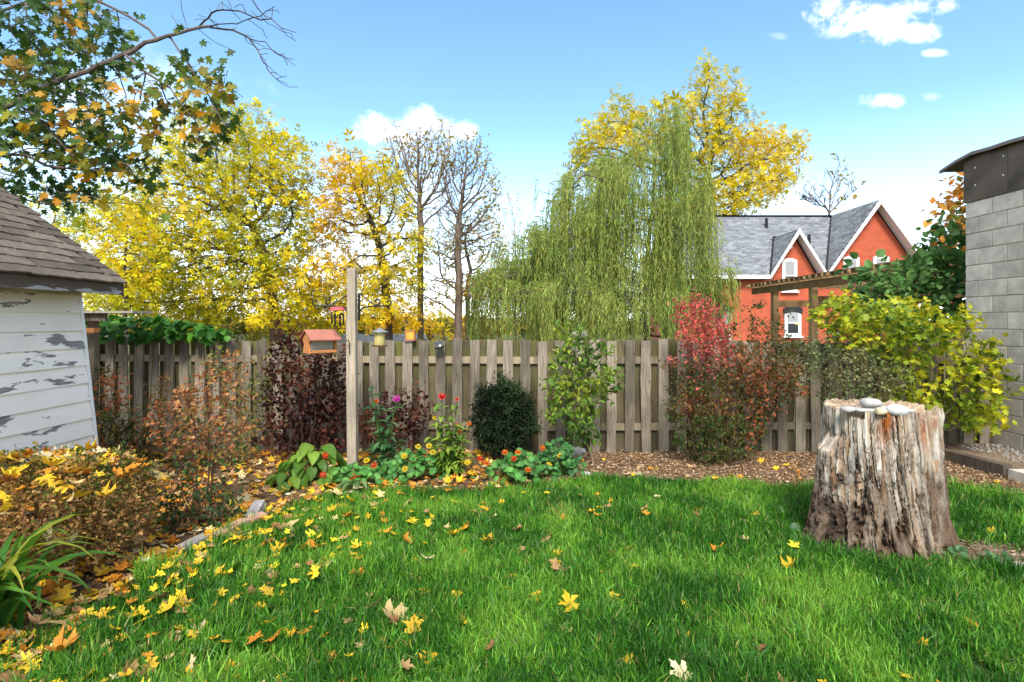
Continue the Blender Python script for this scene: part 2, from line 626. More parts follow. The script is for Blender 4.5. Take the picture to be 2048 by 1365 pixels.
def mk_oval(w=0.5, fold=0.12, droop=-0.15, n=4):
    us = np.linspace(0, 1, n + 1)
    prof = np.sin(np.pi * us ** 0.85) ** 0.8
    V = [[0, 0, 0]]
    T = []
    for u, p in list(zip(us, prof))[1:-1]:
        z = droop * u * u
        V += [[u, -w * p, z + fold * p * w * 2], [u, 0, z], [u, w * p, z + fold * p * w * 2]]
    V.append([1, 0, droop])
    m = n - 1
    T += [[0, 2, 1], [0, 3, 2]]
    for i in range(m - 1):
        a, b = 1 + 3 * i, 4 + 3 * i
        for j in (0, 1):
            T += [[a + j, a + j + 1, b + j + 1], [a + j, b + j + 1, b + j]]
    a = 1 + 3 * (m - 1)
    T += [[a, a + 1, len(V) - 1], [a + 1, a + 2, len(V) - 1]]
    return np.array(V, float), np.array(T)


DIAMOND = (np.array([[0, 0, 0], [0.45, -0.5, 0.06], [1, 0, -0.08], [0.45, 0.5, 0.06]]), np.array([[0, 1, 2], [0, 2, 3]]))
OVAL = mk_oval(0.5, n=3)
MAPLE = mk_maple()
LANCE = (np.array([[0, 0, 0], [0.35, -0.5, 0.03], [1, 0, -0.1], [0.35, 0.5, 0.03]]), np.array([[0, 1, 2], [0, 2, 3]]))
# a pinnate spray: five narrow leaflets on one stalk
_pv, _pt = [], []
for (u, s, ang) in ((0.25, 1, 55), (0.25, -1, 55), (0.55, 1, 45), (0.55, -1, 45), (0.62, 0, 0)):
    d = np.array([math.cos(math.radians(ang)), s * math.sin(math.radians(ang)), -0.05])
    p = np.array([-d[1], d[0], 0])
    b0 = np.array([u, 0, 0.02])
    k = len(_pv)
    L = 0.42
    _pv += [b0, b0 + d * L * .45 - p * 0.085, b0 + d * L, b0 + d * L * .45 + p * 0.085]
    _pt += [[k, k + 1, k + 2], [k, k + 2, k + 3]]
PINNATE = (np.array(_pv), np.array(_pt))


def leaf_arrays(P, D, N, L, W, C, tm):
    Vt, Tt = tm
    n, m = len(P), len(Vt)
    D = unit(D)
    S = unit(np.cross(N, D))
    N2 = np.cross(D, S)
    L = np.broadcast_to(np.asarray(L, float), (n,))[:, None, None]
    W = np.broadcast_to(np.asarray(W, float), (n,))[:, None, None]
    V = P[:, None, :] + Vt[None, :, 0:1] * L * D[:, None, :] + Vt[None, :, 1:2] * W * S[:, None, :] + Vt[None, :, 2:3] * L * N2[:, None, :]
    T = (Tt[None] + (np.arange(n) * m)[:, None, None]).reshape(-1, Tt.shape[1])
    return V.reshape(-1, 3), T, np.repeat(np.asarray(C), m, 0)


def rdir(n):
    return unit(rng.normal(size=(n, 3)))


def pal(n, cols, w=None, P=None, s=1.0, seed=0, spread=0.25, jit=0.15):
    """one colour per leaf out of a palette, neighbours alike"""
    cols = np.array(cols, float)
    if P is None:
        t = rng.random(n)
    else:
        t = np.clip((fbm(P, s, seed, 3) - 0.5) * 2.2 + 0.5 + rng.normal(0, spread, n), 0, 0.9999)
    t = t * (len(cols) - 1)
    i = np.minimum(t.astype(int), len(cols) - 2)
    f = (t - i)[:, None]
    c = cols[i] * (1 - f) + cols[i + 1] * f
    return np.clip(c * np.exp(rng.normal(0, jit, n))[:, None], 0.004, 0.92)


def ellip(n, c, r):
    d = rdir(n) * (rng.random(n) ** (1 / 2.6))[:, None]
    return np.asarray(c) + d * np.asarray(r)


def blobs(n, Y, lst, ry):
    """points in a union of ellipsoids given as photo position and size at depth Y; optional 5th weight, 6th depth shift"""
    w = np.array([(b[2] * b[3]) ** 0.9 * (b[4] if len(b) > 4 else 1) for b in lst], float)
    k = rng.multinomial(n, w / w.sum())
    out = []
    for b, m in zip(lst, k):
        y = Y + (b[5] if len(b) > 5 else 0)
        out.append(ellip(m, at(b[0], b[1], y), (b[2] / F * y, ry * (0.5 + 0.5 * min(1, b[2] / 100)), b[3] / F * y)))
    return np.vstack(out)


def colonize(A, nodes, par, D, dk, iters=80, up=0.0, jit=0.15, maxn=5000):
    nodes = [np.asarray(p, float) for p in nodes]
    par = list(par)
    N = np.array(nodes)
    d = np.linalg.norm(A[:, None] - N[None], axis=2) if len(A) * len(N) < 4e6 else None
    near, dist = d.argmin(1), d.min(1)
    alive = np.ones(len(A), bool)
    kids = np.zeros(len(nodes) + 60000, int)
    for it in range(iters):
        alive &= dist > dk
        if not alive.any() or len(nodes) > maxn:
            break
        ii = np.where(alive)[0]
        N = np.array(nodes)
        S = np.zeros_like(N)
        np.add.at(S, near[ii], unit(A[ii] - N[near[ii]]))
        g = np.unique(near[ii])
        g = g[kids[g] < 4]
        if not len(g):
            break
        kids[g] += 1
        dr = unit(unit(S[g]) + np.array([0, 0, up]) + rng.normal(0, jit, (len(g), 3)))
        new = N[g] + dr * D
        base = len(nodes)
        nodes.extend(new)
        par.extend(g.tolist())
        dd = np.linalg.norm(A[ii][:, None] - new[None], axis=2)
        j, v = dd.argmin(1), dd.min(1)
        b = v < dist[ii]
        near[ii[b]] = base + j[b]
        dist[ii[b]] = v[b]
    return np.array(nodes), np.array(par)


def radii(par, r0, ex=2.3, floor=None):
    n = len(par)
    acc = np.zeros(n)
    R = np.zeros(n)
    tip = np.ones(n, bool)
    for i in range(n - 1, -1, -1):
        if acc[i] == 0:
            R[i] = r0
        else:
            R[i] = acc[i] ** (1 / ex)
            tip[i] = False
        if par[i] >= 0:
            acc[par[i]] += R[i] ** ex
    return R, tip


def frusta(P0, P1, R0, R1, k):
    n = len(P0)
    T = unit(P1 - P0)
    ref = np.where(np.abs(T[:, 2:3]) < 0.9, np.array([[0, 0, 1.0]]), np.array([[1.0, 0, 0]]))
    s = unit(np.cross(T, ref))
    b = np.cross(T, s)
    an = np.arange(k) / k * 2 * np.pi
    ring = np.cos(an)[None, :, None] * s[:, None] + np.sin(an)[None, :, None] * b[:, None]
    V = np.concatenate([P0[:, None] + ring * R0[:, None, None], P1[:, None] + ring * R1[:, None, None]], 1).reshape(-1, 3)
    q = np.array([[j, (j + 1) % k, k + (j + 1) % k, k + j] for j in range(k)])
    Q = (q[None] + (np.arange(n) * 2 * k)[:, None, None]).reshape(-1, 4)
    return V, Q


def wood_obj(name, nodes, par, R, col, parent, rmax_split=0.012, extra_r=None):
    e = np.where(par >= 0)[0]
    p = par[e]
    P0, P1 = nodes[p], nodes[e]
    P1 = P1 + unit(P1 - P0) * R[e][:, None] * 0.3
    R0, R1 = np.minimum(R[p], R[e] * 1.25), R[e]
    Vs, Qs, n = [], [], 0
    for msk, k in ((R1 >= rmax_split, 7), (R1 < rmax_split, 3)):
        if msk.any():
            V, Q = frusta(P0[msk], P1[msk], R0[msk], R1[msk], k)
            Vs.append(V)
            Qs.append(Q + n)
            n += len(V)
    V = np.vstack(Vs)
    c = np.asarray(col)[None] * (0.7 + 0.6 * fbm(V, 6, 3, 2))[:, None]
    return obj(name, V, np.vstack(Qs), BARK, parent, c)


def poly_nodes(paths):
    """explicit limbs as node chains: each path = list of points; the first point joins the nearest earlier node"""
    nodes, par = [], []
    for pts in paths:
        pts = np.asarray(pts, float)
        for _ in range(2):                       # round the corners of the limb
            if len(pts) > 2:
                a, b = pts[:-1], pts[1:]
                pts = np.vstack([pts[:1], np.stack([a * .75 + b * .25, a * .25 + b * .75], 1).reshape(-1, 3)[1:-1], pts[-1:]])
        seg = [pts[0]]
        for a, b in zip(pts[:-1], pts[1:]):
            m = max(1, int(np.linalg.norm(b - a) / 0.3))
            for i in range(1, m + 1):
                seg.append(a + (b - a) * i / m)
        start = -1
        if nodes:
            dd = np.linalg.norm(np.array(nodes) - seg[0], axis=1)
            start = int(dd.argmin())
        for i, s in enumerate(seg):
            nodes.append(s + (rng.normal(0, 0.01, 3) if 0 < i else 0))
            par.append(start if i == 0 else len(nodes) - 2)
    return nodes, par


def foliage(nodes, R, lim, per, spread, L, W, cols, tm, droop=0.3, cs=0.8, seed=0, keep=1.0, name='crown', parent=None, sizej=0.25, mat=None, out=False, jit=0.15, zmin=0.02):
    idx = np.where(R <= lim)[0]
    if keep < 1:
        cl = fbm(nodes[idx], cs, seed + 9, 2)
        idx = idx[cl < np.quantile(cl, keep)]
    P0 = np.repeat(nodes[idx], per, 0)
    P = P0 + rng.normal(0, spread, P0.shape)
    P = P[P[:, 2] > zmin]
    n = len(P)
    cen = nodes[idx].mean(0)
    D = unit(unit(P - cen) * 0.6 + rdir(n) * 0.9 + np.array([0, 0, -droop]))
    N = unit(rdir(n) * 0.7 + np.array([0, 0, 0.8]) + unit(P - cen) * 0.3)
    sc = np.exp(rng.normal(0, sizej, n))
    C = pal(n, cols, P=P, s=cs, seed=seed, jit=jit)
    a = leaf_arrays(P, D, N, L * sc, W * sc, C, tm)
    if out:
        return a, (P, D, N, L * sc, W * sc, C)
    return obj(name, a[0], a[1], mat or LEAF, parent, a[2])


# ------------------------------------------------------------------ ground
def sheet(name, poly, z, mat, dens=0.25, amp=0.0):
    """flat sheet cut to a polygon outline (fine fan) at height z"""
    P = np.asarray(poly, float)
    seg = []
    for a, b in zip(P, np.roll(P, -1, 0)):
        m = max(1, int(np.linalg.norm(b - a) / dens))
        for i in range(m):
            seg.append(a + (b - a) * i / m)
    S = np.array(seg)
    if amp:
        S = S + rng.normal(0, amp, S.shape)
    V = np.c_[S, np.full(len(S), z)]
    me = bpy.data.meshes.new(name)
    me.from_pydata(V.tolist(), [], [list(range(len(V)))])
    me.materials.append(mat)
    o = put(name, me)
    return tag(o, kind='structure')


obj('ground', [[-3000, -3000, -0.012], [3000, -3000, -0.012], [3000, 3000, -0.012], [-3000, 3000, -0.012]], [np.array([[0, 1, 2, 3]])], GROUND)['kind'] = 'structure'
LB = [gp(px, py)[:2] for px, py in ((-40, 1330), (230, 1190), (330, 1128), (420, 1088), (520, 1042), (640, 992), (800, 980), (1000, 982), (1150, 958), (1250, 955), (1400, 962), (1600, 975), (1880, 962), (2048, 992))]
LAWNP = np.array(LB + [np.array([4.95, 4.5]), np.array([5.2, 0.2]), np.array([5.2, -3]), np.array([-2.45, -3])])
sheet('flower_bed', [(-3.7, -3), (5.9, -3), (5.9, 7.2), (-6.4, 7.6), (-6.4, 4.6), (-3.7, 4.6)], -0.006, SOIL)
sheet('lawn', LAWNP, 0.0, LAWN, amp=0.012)
_c = gp(1965, 1112)
sheet('bare_patch', [(_c[0] + (0.62 + 0.08 * math.sin(3 * t)) * math.cos(t), _c[1] + 0.27 * math.sin(t) + 0.05 * math.cos(2 * t)) for t in np.linspace(0, 6.28, 24)[:-1]], 0.005, DIRT, amp=0.01)


def inpoly(X, Y, P):
    c = np.zeros(len(X), bool)
    for (x0, y0), (x1, y1) in zip(P, np.roll(P, -1, 0)):
        m = ((y0 > Y) != (y1 > Y)) & (X < (x1 - x0) * (Y - y0) / (y1 - y0 + 1e-12) + x0)
        c ^= m
    return c


STC = np.array([2.66, 4.0])            # centre of the stump


def make_grass():
    n = 620000
    Y = 1.9 + 4.0 * rng.random(n) ** 1.25
    X = (rng.random(n) * 2 - 1) * (Y * 0.99 + 1.1)
    P3 = np.c_[X, Y, np.zeros(n)]
    d = fbm(P3, 1.7, 5, 3)
    tuft = fbm(P3, 9, 8, 2)
    ragged = (fbm(P3, 3.5, 21, 2) - 0.5) * 0.35
    keep = inpoly(X + ragged, Y + ragged, LAWNP) & (tuft > 0.22 + 0.12 * rng.random(n))
    keep &= rng.random(n) < np.clip(1.35 - 0.14 * Y, 0.3, 1)
    keep &= np.hypot(X - STC[0], Y - STC[1]) > 0.47
    patch = ((X - _c[0]) / 0.60) ** 2 + ((Y - _c[1]) / 0.27) ** 2
    keep &= patch > 0.15 + 0.95 * rng.random(n)
    keep &= ~((X > 3.1) & (Y > 3.6) & (rng.random(n) > 0.35 + 0.55 * (fbm(P3, 4, 4, 2) > 0.47)))
    keep &= ~((Y < 3.3) & (X < -2.0) & (rng.random(n) > 0.6))
    X, Y, d = X[keep], Y[keep], d[keep]
    n = len(X)
    P = np.c_[X, Y, np.zeros(n)]
    clump = fbm(P, 5, 31, 2)
    Lh = (0.038 + 0.055 * rng.random(n) + 0.05 * np.maximum(clump - 0.5, 0) * 2) * np.exp(rng.normal(0, 0.2, n))
    Lh *= np.where(Y > 4.6, 0.85, 1.0)
    az = rng.random(n) * 6.283 + 0.0
    flow = 6.283 * fbm(P, 2.2, 77, 2) * 2
    az = np.where(rng.random(n) < 0.22, flow + rng.normal(0, 0.7, n), az)
    lean = np.clip(np.abs(rng.normal(0.35, 0.32, n)), 0, 1.3)
    dirh = np.c_[np.cos(az), np.sin(az), np.zeros(n)]
    side = np.c_[-np.sin(az), np.cos(az), np.zeros(n)]
    # turn the blade's width partly at random about its own axis
    tw = rng.random(n) * 3.14
    side = side * np.cos(tw)[:, None] + dirh * np.sin(tw)[:, None]
    w = 0.0022 + 0.0018 * rng.random(n)
    up = np.array([0, 0, 1.0])
    m1 = P + dirh * (Lh * 0.45 * np.sin(lean * 0.6))[:, None] + up * (Lh * 0.52 * np.cos(lean * 0.5))[:, None]
    tip = P + dirh * (Lh * np.sin(lean))[:, None] + up * (Lh * (0.55 * np.cos(lean * 0.6) + 0.4 * np.cos(lean * 1.4)))[:, None]
    tip[:, 2] = np.maximum(tip[:, 2], 0.012)
    V = np.stack([P - side * w[:, None], P + side * w[:, None], m1 - side * w[:, None] * 0.9, m1 + side * w[:, None] * 0.9, tip], 1).reshape(-1, 3)
    k = np.arange(n)[:, None] * 5
    Q = np.array([[0, 1, 3, 2]]) + k
    T = np.array([[2, 3, 4]]) + k
    g = np.array([[0.030, 0.115, 0.012], [0.05, 0.20, 0.016], [0.095, 0.29, 0.022], [0.21, 0.41, 0.045]])
    C = pal(n, g, P=P, s=2.6, seed=12, spread=0.42, jit=0.22)
    dry = rng.random(n) < 0.03 + 0.25 * np.exp(-(((X - gp(1120, 1030)[0]) / 0.22) ** 2 + ((Y - gp(1120, 1030)[1]) / 0.16) ** 2))
    C[dry] = np.array([0.36, 0.33, 0.10]) * (0.6 + 0.6 * rng.random(dry.sum()))[:, None]
    o = obj('grass', V, [Q, T], GRASS, None, np.repeat(C, 5, 0))
    tag(o, 'long green lawn grass in front of the flower bed', 'grass', kind='stuff')


make_grass()

def clover():
    n = 9000
    Y = rng.uniform(2.0, 5.6, n)
    X = rng.uniform(-1, 1, n) * Y
    P = np.c_[X, Y, np.zeros(n)]
    k = inpoly(X, Y, LAWNP) & (fbm(P, 2.6, 61, 3) > 0.56) & (np.hypot(X - STC[0], Y - STC[1]) > .5)
    P = P[k]
    n = len(P)
    P[:, 2] = rng.uniform(0.02, 0.065, n)
    D = unit(np.c_[rng.normal(size=(n, 2)), rng.normal(0, .2, n)])
    N = unit(np.c_[rng.normal(0, .3, (n, 2)), np.ones(n)])
    V, T, C = leaf_arrays(P, D, N, 0.020, 0.016, pal(n, ((0.03, 0.10, 0.025), (0.06, 0.16, 0.04), (0.11, 0.22, 0.06))), OVAL)
    tag(obj('clover', V, T, LEAF, None, C), 'small round leaved clover and weeds growing through the lawn', 'clover', kind='stuff')


clover()

# ------------------------------------------------------------------ mulch and litter
def chips(name, n, region, cols, lo, hi, label, cat, z=0.004):
    P = region(n)
    P = np.c_[P, z + 0.012 * rng.random(len(P))]
    n = len(P)
    L = lo + (hi - lo) * rng.random(n) ** 2
    D = unit(np.c_[rng.normal(size=(n, 2)), rng.normal(0, 0.25, n)])
    N = unit(np.c_[rng.normal(0, 0.35, (n, 2)), np.ones(n)])
    a = leaf_arrays(P, D, N, L, L * (0.25 + 0.3 * rng.random(n)), pal(n, cols), DIAMOND)
    return tag(obj(name, a[0], a[1], LITTER, None, a[2]), label, cat, kind='stuff')


def bed_right(n):
    X = rng.uniform(0.3, 5.0, n)
    Y = rng.uniform(4.85, 6.6, n)
    return np.c_[X, Y][~inpoly(X, Y + 0.08 * rng.random(n), LAWNP)]


def bed_patch(n):
    t, r = rng.random(n) * 6.283, np.sqrt(rng.random(n))
    return np.c_[_c[0] + 0.58 * r * np.cos(t), _c[1] + 0.26 * r * np.sin(t)]


chips('wood_debris', 1500, bed_patch, ((0.10, 0.06, 0.035), (0.26, 0.17, 0.10), (0.42, 0.32, 0.22)), 0.01, 0.05, 'crumbled wood and bark at the right foot of the stump', 'wood debris', 0.008)
chips('wood_mulch', 26000, bed_right, ((0.13, 0.065, 0.03), (0.34, 0.19, 0.095), (0.50, 0.33, 0.19), (0.62, 0.48, 0.33)), 0.012, 0.05, 'brown wood chip mulch along the foot of the fence', 'mulch')
LEAFC = ((0.80, 0.55, 0.03), (0.78, 0.46, 0.03), (0.66, 0.26, 0.025), (0.62, 0.45, 0.20), (0.46, 0.27, 0.12), (0.28, 0.13, 0.06), (0.70, 0.58, 0.34))
LNAME = ('bright yellow', 'golden yellow', 'orange', 'pale tan', 'light brown', 'dark brown', 'cream coloured')


# ------------------------------------------------------------------ fence
FA, FB, FC = np.array([-6.05, 7.12]), np.array([0.26, 6.58]), np.array([5.86, 6.74])


def board_mesh(name, w, t, h, mat, seed):
    r = np.random.default_rng(seed)
    zs = np.linspace(0, h, 7)
    V = []
    for i, z in enumerate(zs):
        dx_ = r.normal(0, 0.0022)
        dw = r.normal(0, 0.002)
        bow = 0.006 * math.sin(z / h * 3.1 + seed)
        zz = [z, z, z, z] if i < 6 else [h - abs(r.normal(0, .004)) - 0.025 * r.random() * 0 for _ in range(4)]
        cup = 0.003
        for (sx, sy), z_ in zip(((-1, -1), (1, -1), (1, 1), (-1, 1)), zz):
            V.append([sx * (w / 2 + dw) + dx_, sy * t / 2 + bow - cup * 0, z_])
    Q = [[i * 4 + j, i * 4 + (j + 1) % 4, (i + 1) * 4 + (j + 1) % 4, (i + 1) * 4 + j] for i in range(6) for j in range(4)]
    Q += [[3, 2, 1, 0], [24, 25, 26, 27]]
    return mesh_data(name, V, [np.array(Q)], mat)


FH = 1.345
fronts = [board_mesh('board', 0.116, 0.019, FH, FENCE, i) for i in range(8)]
backs = [board_mesh('board', 0.125, 0.019, FH, FENCEB, 20 + i) for i in range(6)]


def fence_run(A, B, label, seed):
    r = np.random.default_rng(seed)
    d = B - A
    Ln = np.linalg.norm(d)
    d = d / Ln
    ang = math.atan2(d[1], d[0])
    t = thing('board_fence', label, 'fence', (*((A + B) / 2), 0))
    nrm = np.array([d[1], -d[0]])        # towards the camera
    Rz = Matrix.Rotation(ang, 4, 'Z')
    n = int(Ln / 0.2015)
    for i in range(n):
        s = (i + 0.5) * Ln / n
        for back in (0, 1):
            q = A + d * (s + back * 0.1 + r.normal(0, .006)) + nrm * (0.031 if not back else -0.031)
            z = -0.012 + r.normal(0, 0.010) + 0.02 * math.sin(s * 1.3)
            M = Matrix.Translation((q[0], q[1], z)) @ Rz @ Matrix.Rotation(r.normal(0, 0.006), 4, 'Y')
            put('board', (backs if back else fronts)[r.integers(6)], t, M)
    for z in (0.305, 1.105):
        m = MB()
        m.box((0, 0, 0), (Ln, 0.038, 0.082))
        c = (A + B) / 2
        V = np.vstack(m.V)
        m.build('rail', RAILW, t, M=Matrix.Translation((c[0], c[1], z)) @ Rz)
    return t


t1 = fence_run(FA, FB, 'weathered grey board fence behind the purple shrub and feeder post', 1)
t2 = fence_run(FB, FC, 'weathered grey board fence between the yew and the block wall', 2)
for t, A, B, ks in ((t1, FA, FB, (0.02, 0.21, 0.6, 0.985)), (t2, FB, FC, (0.43, 0.7, 0.98))):
    for k in ks:
        q = A + (B - A) * k
        m = MB()
        m.box((0, 0, 0.68), (0.089, 0.072, 1.36))
        m.build('fence_post', RAILW, t, M=Matrix.Translation((q[0] + 0.02, q[1] + 0.11, -0.02)))

# ------------------------------------------------------------------ white shed on the left
def shed():
    t = thing('painted_shed', 'old white clapboard shed with peeling paint and brown shingle roof', 'shed', (-3.7, 3.0, 0))
    x0, lean, yc, ys = -3.50, -0.105, 4.67, 1.2

    def wx(z):
        return x0 + lean * z
    m = MB()
    m.hexa([[wx(0) - 2.6, ys, 0], [wx(0) - 0.03, ys, 0], [wx(0) - 0.03, yc - 0.01, 0], [wx(0) - 2.6, yc - 0.01, 0], [wx(1.86) - 2.6, ys, 1.86], [wx(1.86) - 0.03, ys, 1.86], [wx(1.86) - 0.03, yc - 0.01, 1.86], [wx(1.86) - 2.6, yc - 0.01, 1.86]])
    m.build('wall', SIDING, t)
    g = MB()
    g.slab([[wx(1.86) - 0.03, 0, 1.861], [wx(1.86) - 2.6, 0, 1.861], [wx(1.86) - 1.36, 0, 2.86]], (0, 0.04, 0))
    g.build('gable_wall', SIDING, t, M=Matrix.Translation((0, yc - 0.06, 0)))
    ex = 0.147
    for i in range(13):
        z = 0.02 + i * ex
        zt = min(z + ex + 0.012, 1.85)
        r = np.random.default_rng(60 + i)
        V = []
        ysn = np.linspace(ys, yc, 9)
        for y in ysn:
            o_ = r.normal(0, 0.0015)
            V += [[wx(z) + 0.024 + o_, y, z + r.normal(0, .0015)], [wx(z) + 0.004, y, z + .004], [wx(zt) - 0.002, y, zt], [wx(zt) + 0.006 + o_, y, zt]]
        Q = [[k * 4 + j, k * 4 + (j + 1) % 4, (k + 1) * 4 + (j + 1) % 4, (k + 1) * 4 + j] for k in range(8) for j in range(4)] + [[0, 1, 2, 3], [35, 34, 33, 32]]
        V = np.array(V)
        c = V.mean(0)
        put('siding_board', mesh_data('siding_board', V - c, [np.array(Q)], SIDING), t, Matrix.Translation(Vector(c)))
    m = MB()
    m.hexa([[wx(0) + 0.024, yc - 0.012, 0.02], [wx(0) + 0.030, yc - 0.012, 0.02], [wx(0) + 0.030, yc + 0.02, 0.02], [wx(0) + 0.024, yc + 0.02, 0.02], [wx(1.84) + 0.016, yc - 0.012, 1.84], [wx(1.84) + 0.022, yc - 0.012, 1.84], [wx(1.84) + 0.022, yc + 0.02, 1.84], [wx(1.84) + 0.016, yc + 0.02, 1.84]])
    m.build('corner_trim', WHITE, t)
    # roof
    ex_, ez, sl, ye = -3.37, 1.915, 0.756, 4.75
    run = 1.75
    rt = MB()
    rx, rz = ex_ - run, ez + run * sl
    rt.slab([[ex_, ys - .1, ez - 0.02], [rx, ys - .1, rz - 0.02], [rx, ys - .1, rz - 0.07], [ex_, ys - .1, ez - 0.07]], (0, ye - ys + .09, 0))
    rt.build('roof_deck', FASCIA, t)
    rb = MB()
    rb.slab([[rx, ys - .1, rz], [rx - run, ys - .1, ez], [rx - run, ys - .1, ez - .05], [rx, ys - .1, rz - .05]], (0, ye - ys + .09, 0))
    rb.build('far_roof_slope', SHINGLE, t)
    f = MB()
    f.box((0, 0, 0), (0.022, ye - ys + 0.09, 0.115))
    f.build('fascia_board', FASCIA, t, M=Matrix.Translation((ex_ - 0.004, (ys + ye - 0.11) / 2, 1.852)))
    sf = MB()
    sf.box((0, 0, 0), (0.30, ye - ys + 0.07, 0.012))
    sf.build('soffit', FASCIA, t, M=Matrix.Translation((ex_ - 0.17, (ys + ye - .11) / 2, 1.82)))
    v = MB()
    v.hexa([[ex_ + .004, ye, ez - .13], [rx, ye, rz - .13], [rx, ye + .02, rz - .13], [ex_ + .004, ye + .02, ez - .13], [ex_ + .004, ye, ez - .022], [rx, ye, rz - .022], [rx, ye + .02, rz - .022], [ex_ + .004, ye + .02, ez - .022]])
    v.build('barge_board', FASCIA, t)
    th = math.atan(sl)
    expo = 0.108
    vs = []
    for k in range(6):
        r = np.random.default_rng(k)
        w, hh = 0.311, 0.17
        V, nseg = [], 4
        for i in range(nseg + 1):
            y = -w / 2 + w * i / nseg
            dn = r.normal(0, 0.004)
            lift = 0.006 + abs(r.normal(0, 0.0025))
            V += [[dn, y, lift], [dn, y, lift + 0.015], [-hh, y, 0.011], [-hh, y, 0.002]]
        Q = [[i * 4 + j, (i + 1) * 4 + j, (i + 1) * 4 + (j + 1) % 4, i * 4 + (j + 1) % 4] for i in range(nseg) for j in range(4)] + [[0, 1, 2, 3], [nseg * 4 + 3, nseg * 4 + 2, nseg * 4 + 1, nseg * 4]]
        vs.append(mesh_data('shingle', V, [np.array(Q)], SHINGLE))
    Rr = Matrix.Rotation(th, 4, 'Y')
    for row in range(19):
        s = -0.02 + row * expo
        for c in range(12):
            y = ye + 0.02 - 0.16 - c * 0.322 - (0.161 if row % 2 else 0) - random.uniform(0, 0.02)
            if y < ys:
                continue
            x, z = ex_ - s * math.cos(th), ez + s * math.sin(th) - 0.006
            put('shingle', vs[random.randrange(6)], t, Matrix.Translation((x + 0.03 - 0.004, y, z - 0.02 + 0.006)) @ Rr @ Matrix.Rotation(random.gauss(0, .008), 4, 'Z'))
        if row % 2:
            x, z = ex_ - s * math.cos(th), ez + s * math.sin(th) - 0.006
            M = Matrix.Translation((x + 0.026, ye - 0.04, z - 0.014)) @ Rr @ Matrix.Diagonal((1, 0.46, 1, 1))
            put('shingle', vs[row % 6], t, M)


shed()

# ------------------------------------------------------------------ concrete block building on the right
def block_building():
    X, yc, y0 = 5.9, 7.15, 4.3
    t = thing('block_building', 'grey concrete block building with dark metal band under its flat roof', 'building', (X + 1.5, 5.8, 0))
    m = MB()
    m.box((X + 2.0, (yc + y0) / 2, 1.82), (3.99, yc - y0 - 0.012, 3.64))
    m.build('wall', MORTAR, t)
    vs = []
    for k in range(6):
        r = np.random.default_rng(k)
        V = []
        w, h, d = 0.392 / 2, 0.193 / 2, 0.05
        for x in (0, d):
            for (sy, sz) in ((-1, -1), (1, -1), (1, 1), (-1, 1)):
                V.append([x, sy * w + r.normal(0, .002), sz * h + r.normal(0, .0015)])
        b = 0.006
        V += [[-b, s[0] * (w - b) + r.normal(0, .001), s[1] * (h - b)] for s in ((-1, -1), (1, -1), (1, 1), (-1, 1))]
        Q = [[0, 1, 5, 4], [1, 2, 6, 5], [2, 3, 7, 6], [3, 0, 4, 7], [8, 11, 10, 9], [0, 8, 9, 1], [1, 9, 10, 2], [2, 10, 11, 3], [3, 11, 8, 0]]
        vs.append(mesh_data('block', V, [np.array(Q)], CONCRETE))
    for row in range(15):
        z = 0.155 + row * 0.203
        y = yc - (0.2 if row % 2 else 0.0)
        if row % 2:
            put('block', vs[0], t, Matrix.Translation((X - 0.003, yc - 0.1, z)) @ Matrix.Diagonal((1, 0.49, 1, 1)))
        while y - 0.4 > y0:
            if not (row == 4 and abs(y - 6.75) < 0.3 and False):
                put('block', vs[random.randrange(6)], t, Matrix.Translation((X - 0.001 + random.gauss(0, .001), y - 0.2, z)) @ Matrix.Rotation(random.gauss(0, .003), 4, 'X'))
            y -= 0.402
    for (a, b) in ((yc + 0.012, 6.52), (6.52, 5.4), (5.4, y0)):
        p = MB()
        p.box((0, 0, 0), (0.02, a - b - 0.006, 0.56))
        p.build('metal_panel', BAND, t, M=Matrix.Translation((X - 0.012, (a + b) / 2, 3.385)))
    p = MB()
    p.box((X + 2, yc + 0.002, 3.385), (4.0, 0.02, 0.56))
    p.build('metal_panel', BAND, t)
    for y, z in ((6.98, 3.52), (6.98, 3.30), (6.58, 3.55), (6.58, 3.32)):
        s = MB()
        s.lathe((0, 0, 0), ((0.0, 0.008), (0.009, 0.006), (0.012, 0.0)), 8)
        s.build('screw', WHITE, t, M=Matrix.Translation((X - 0.022, y, z)) @ Matrix.Rotation(-math.pi / 2, 4, 'Y'))
    r = MB()
    ys_ = np.linspace(y0 - .2, yc + 0.33, 14)
    V, Q = [], []
    for i, y in enumerate(ys_):
        sag = 0.018 * math.sin(i * 1.3) + 0.01 * math.sin(i * 2.9)
        dr = -0.06 * max(0, (y - yc) / 0.33)
        V += [[X - 0.10, y, 3.655 + sag + dr], [X - 0.085, y, 3.70 + sag + dr], [X + 0.12, y, 3.755 + sag * .4 + dr], [X + 4.1, y, 3.80], [X + 4.1, y, 3.68], [X - 0.02, y, 3.668 + sag * .5 + dr]]
    for i in range(13):
        Q += [[i * 6 + j, i * 6 + (j + 1) % 6, (i + 1) * 6 + (j + 1) % 6, (i + 1) * 6 + j] for j in range(6)]
    V = np.array(V)
    obj('roof_edge', V, [np.array(Q), np.array([[0, 1, 2, 3, 4, 5], [83, 82, 81, 80, 79, 78]])], ROOFMETAL, t)


block_building()

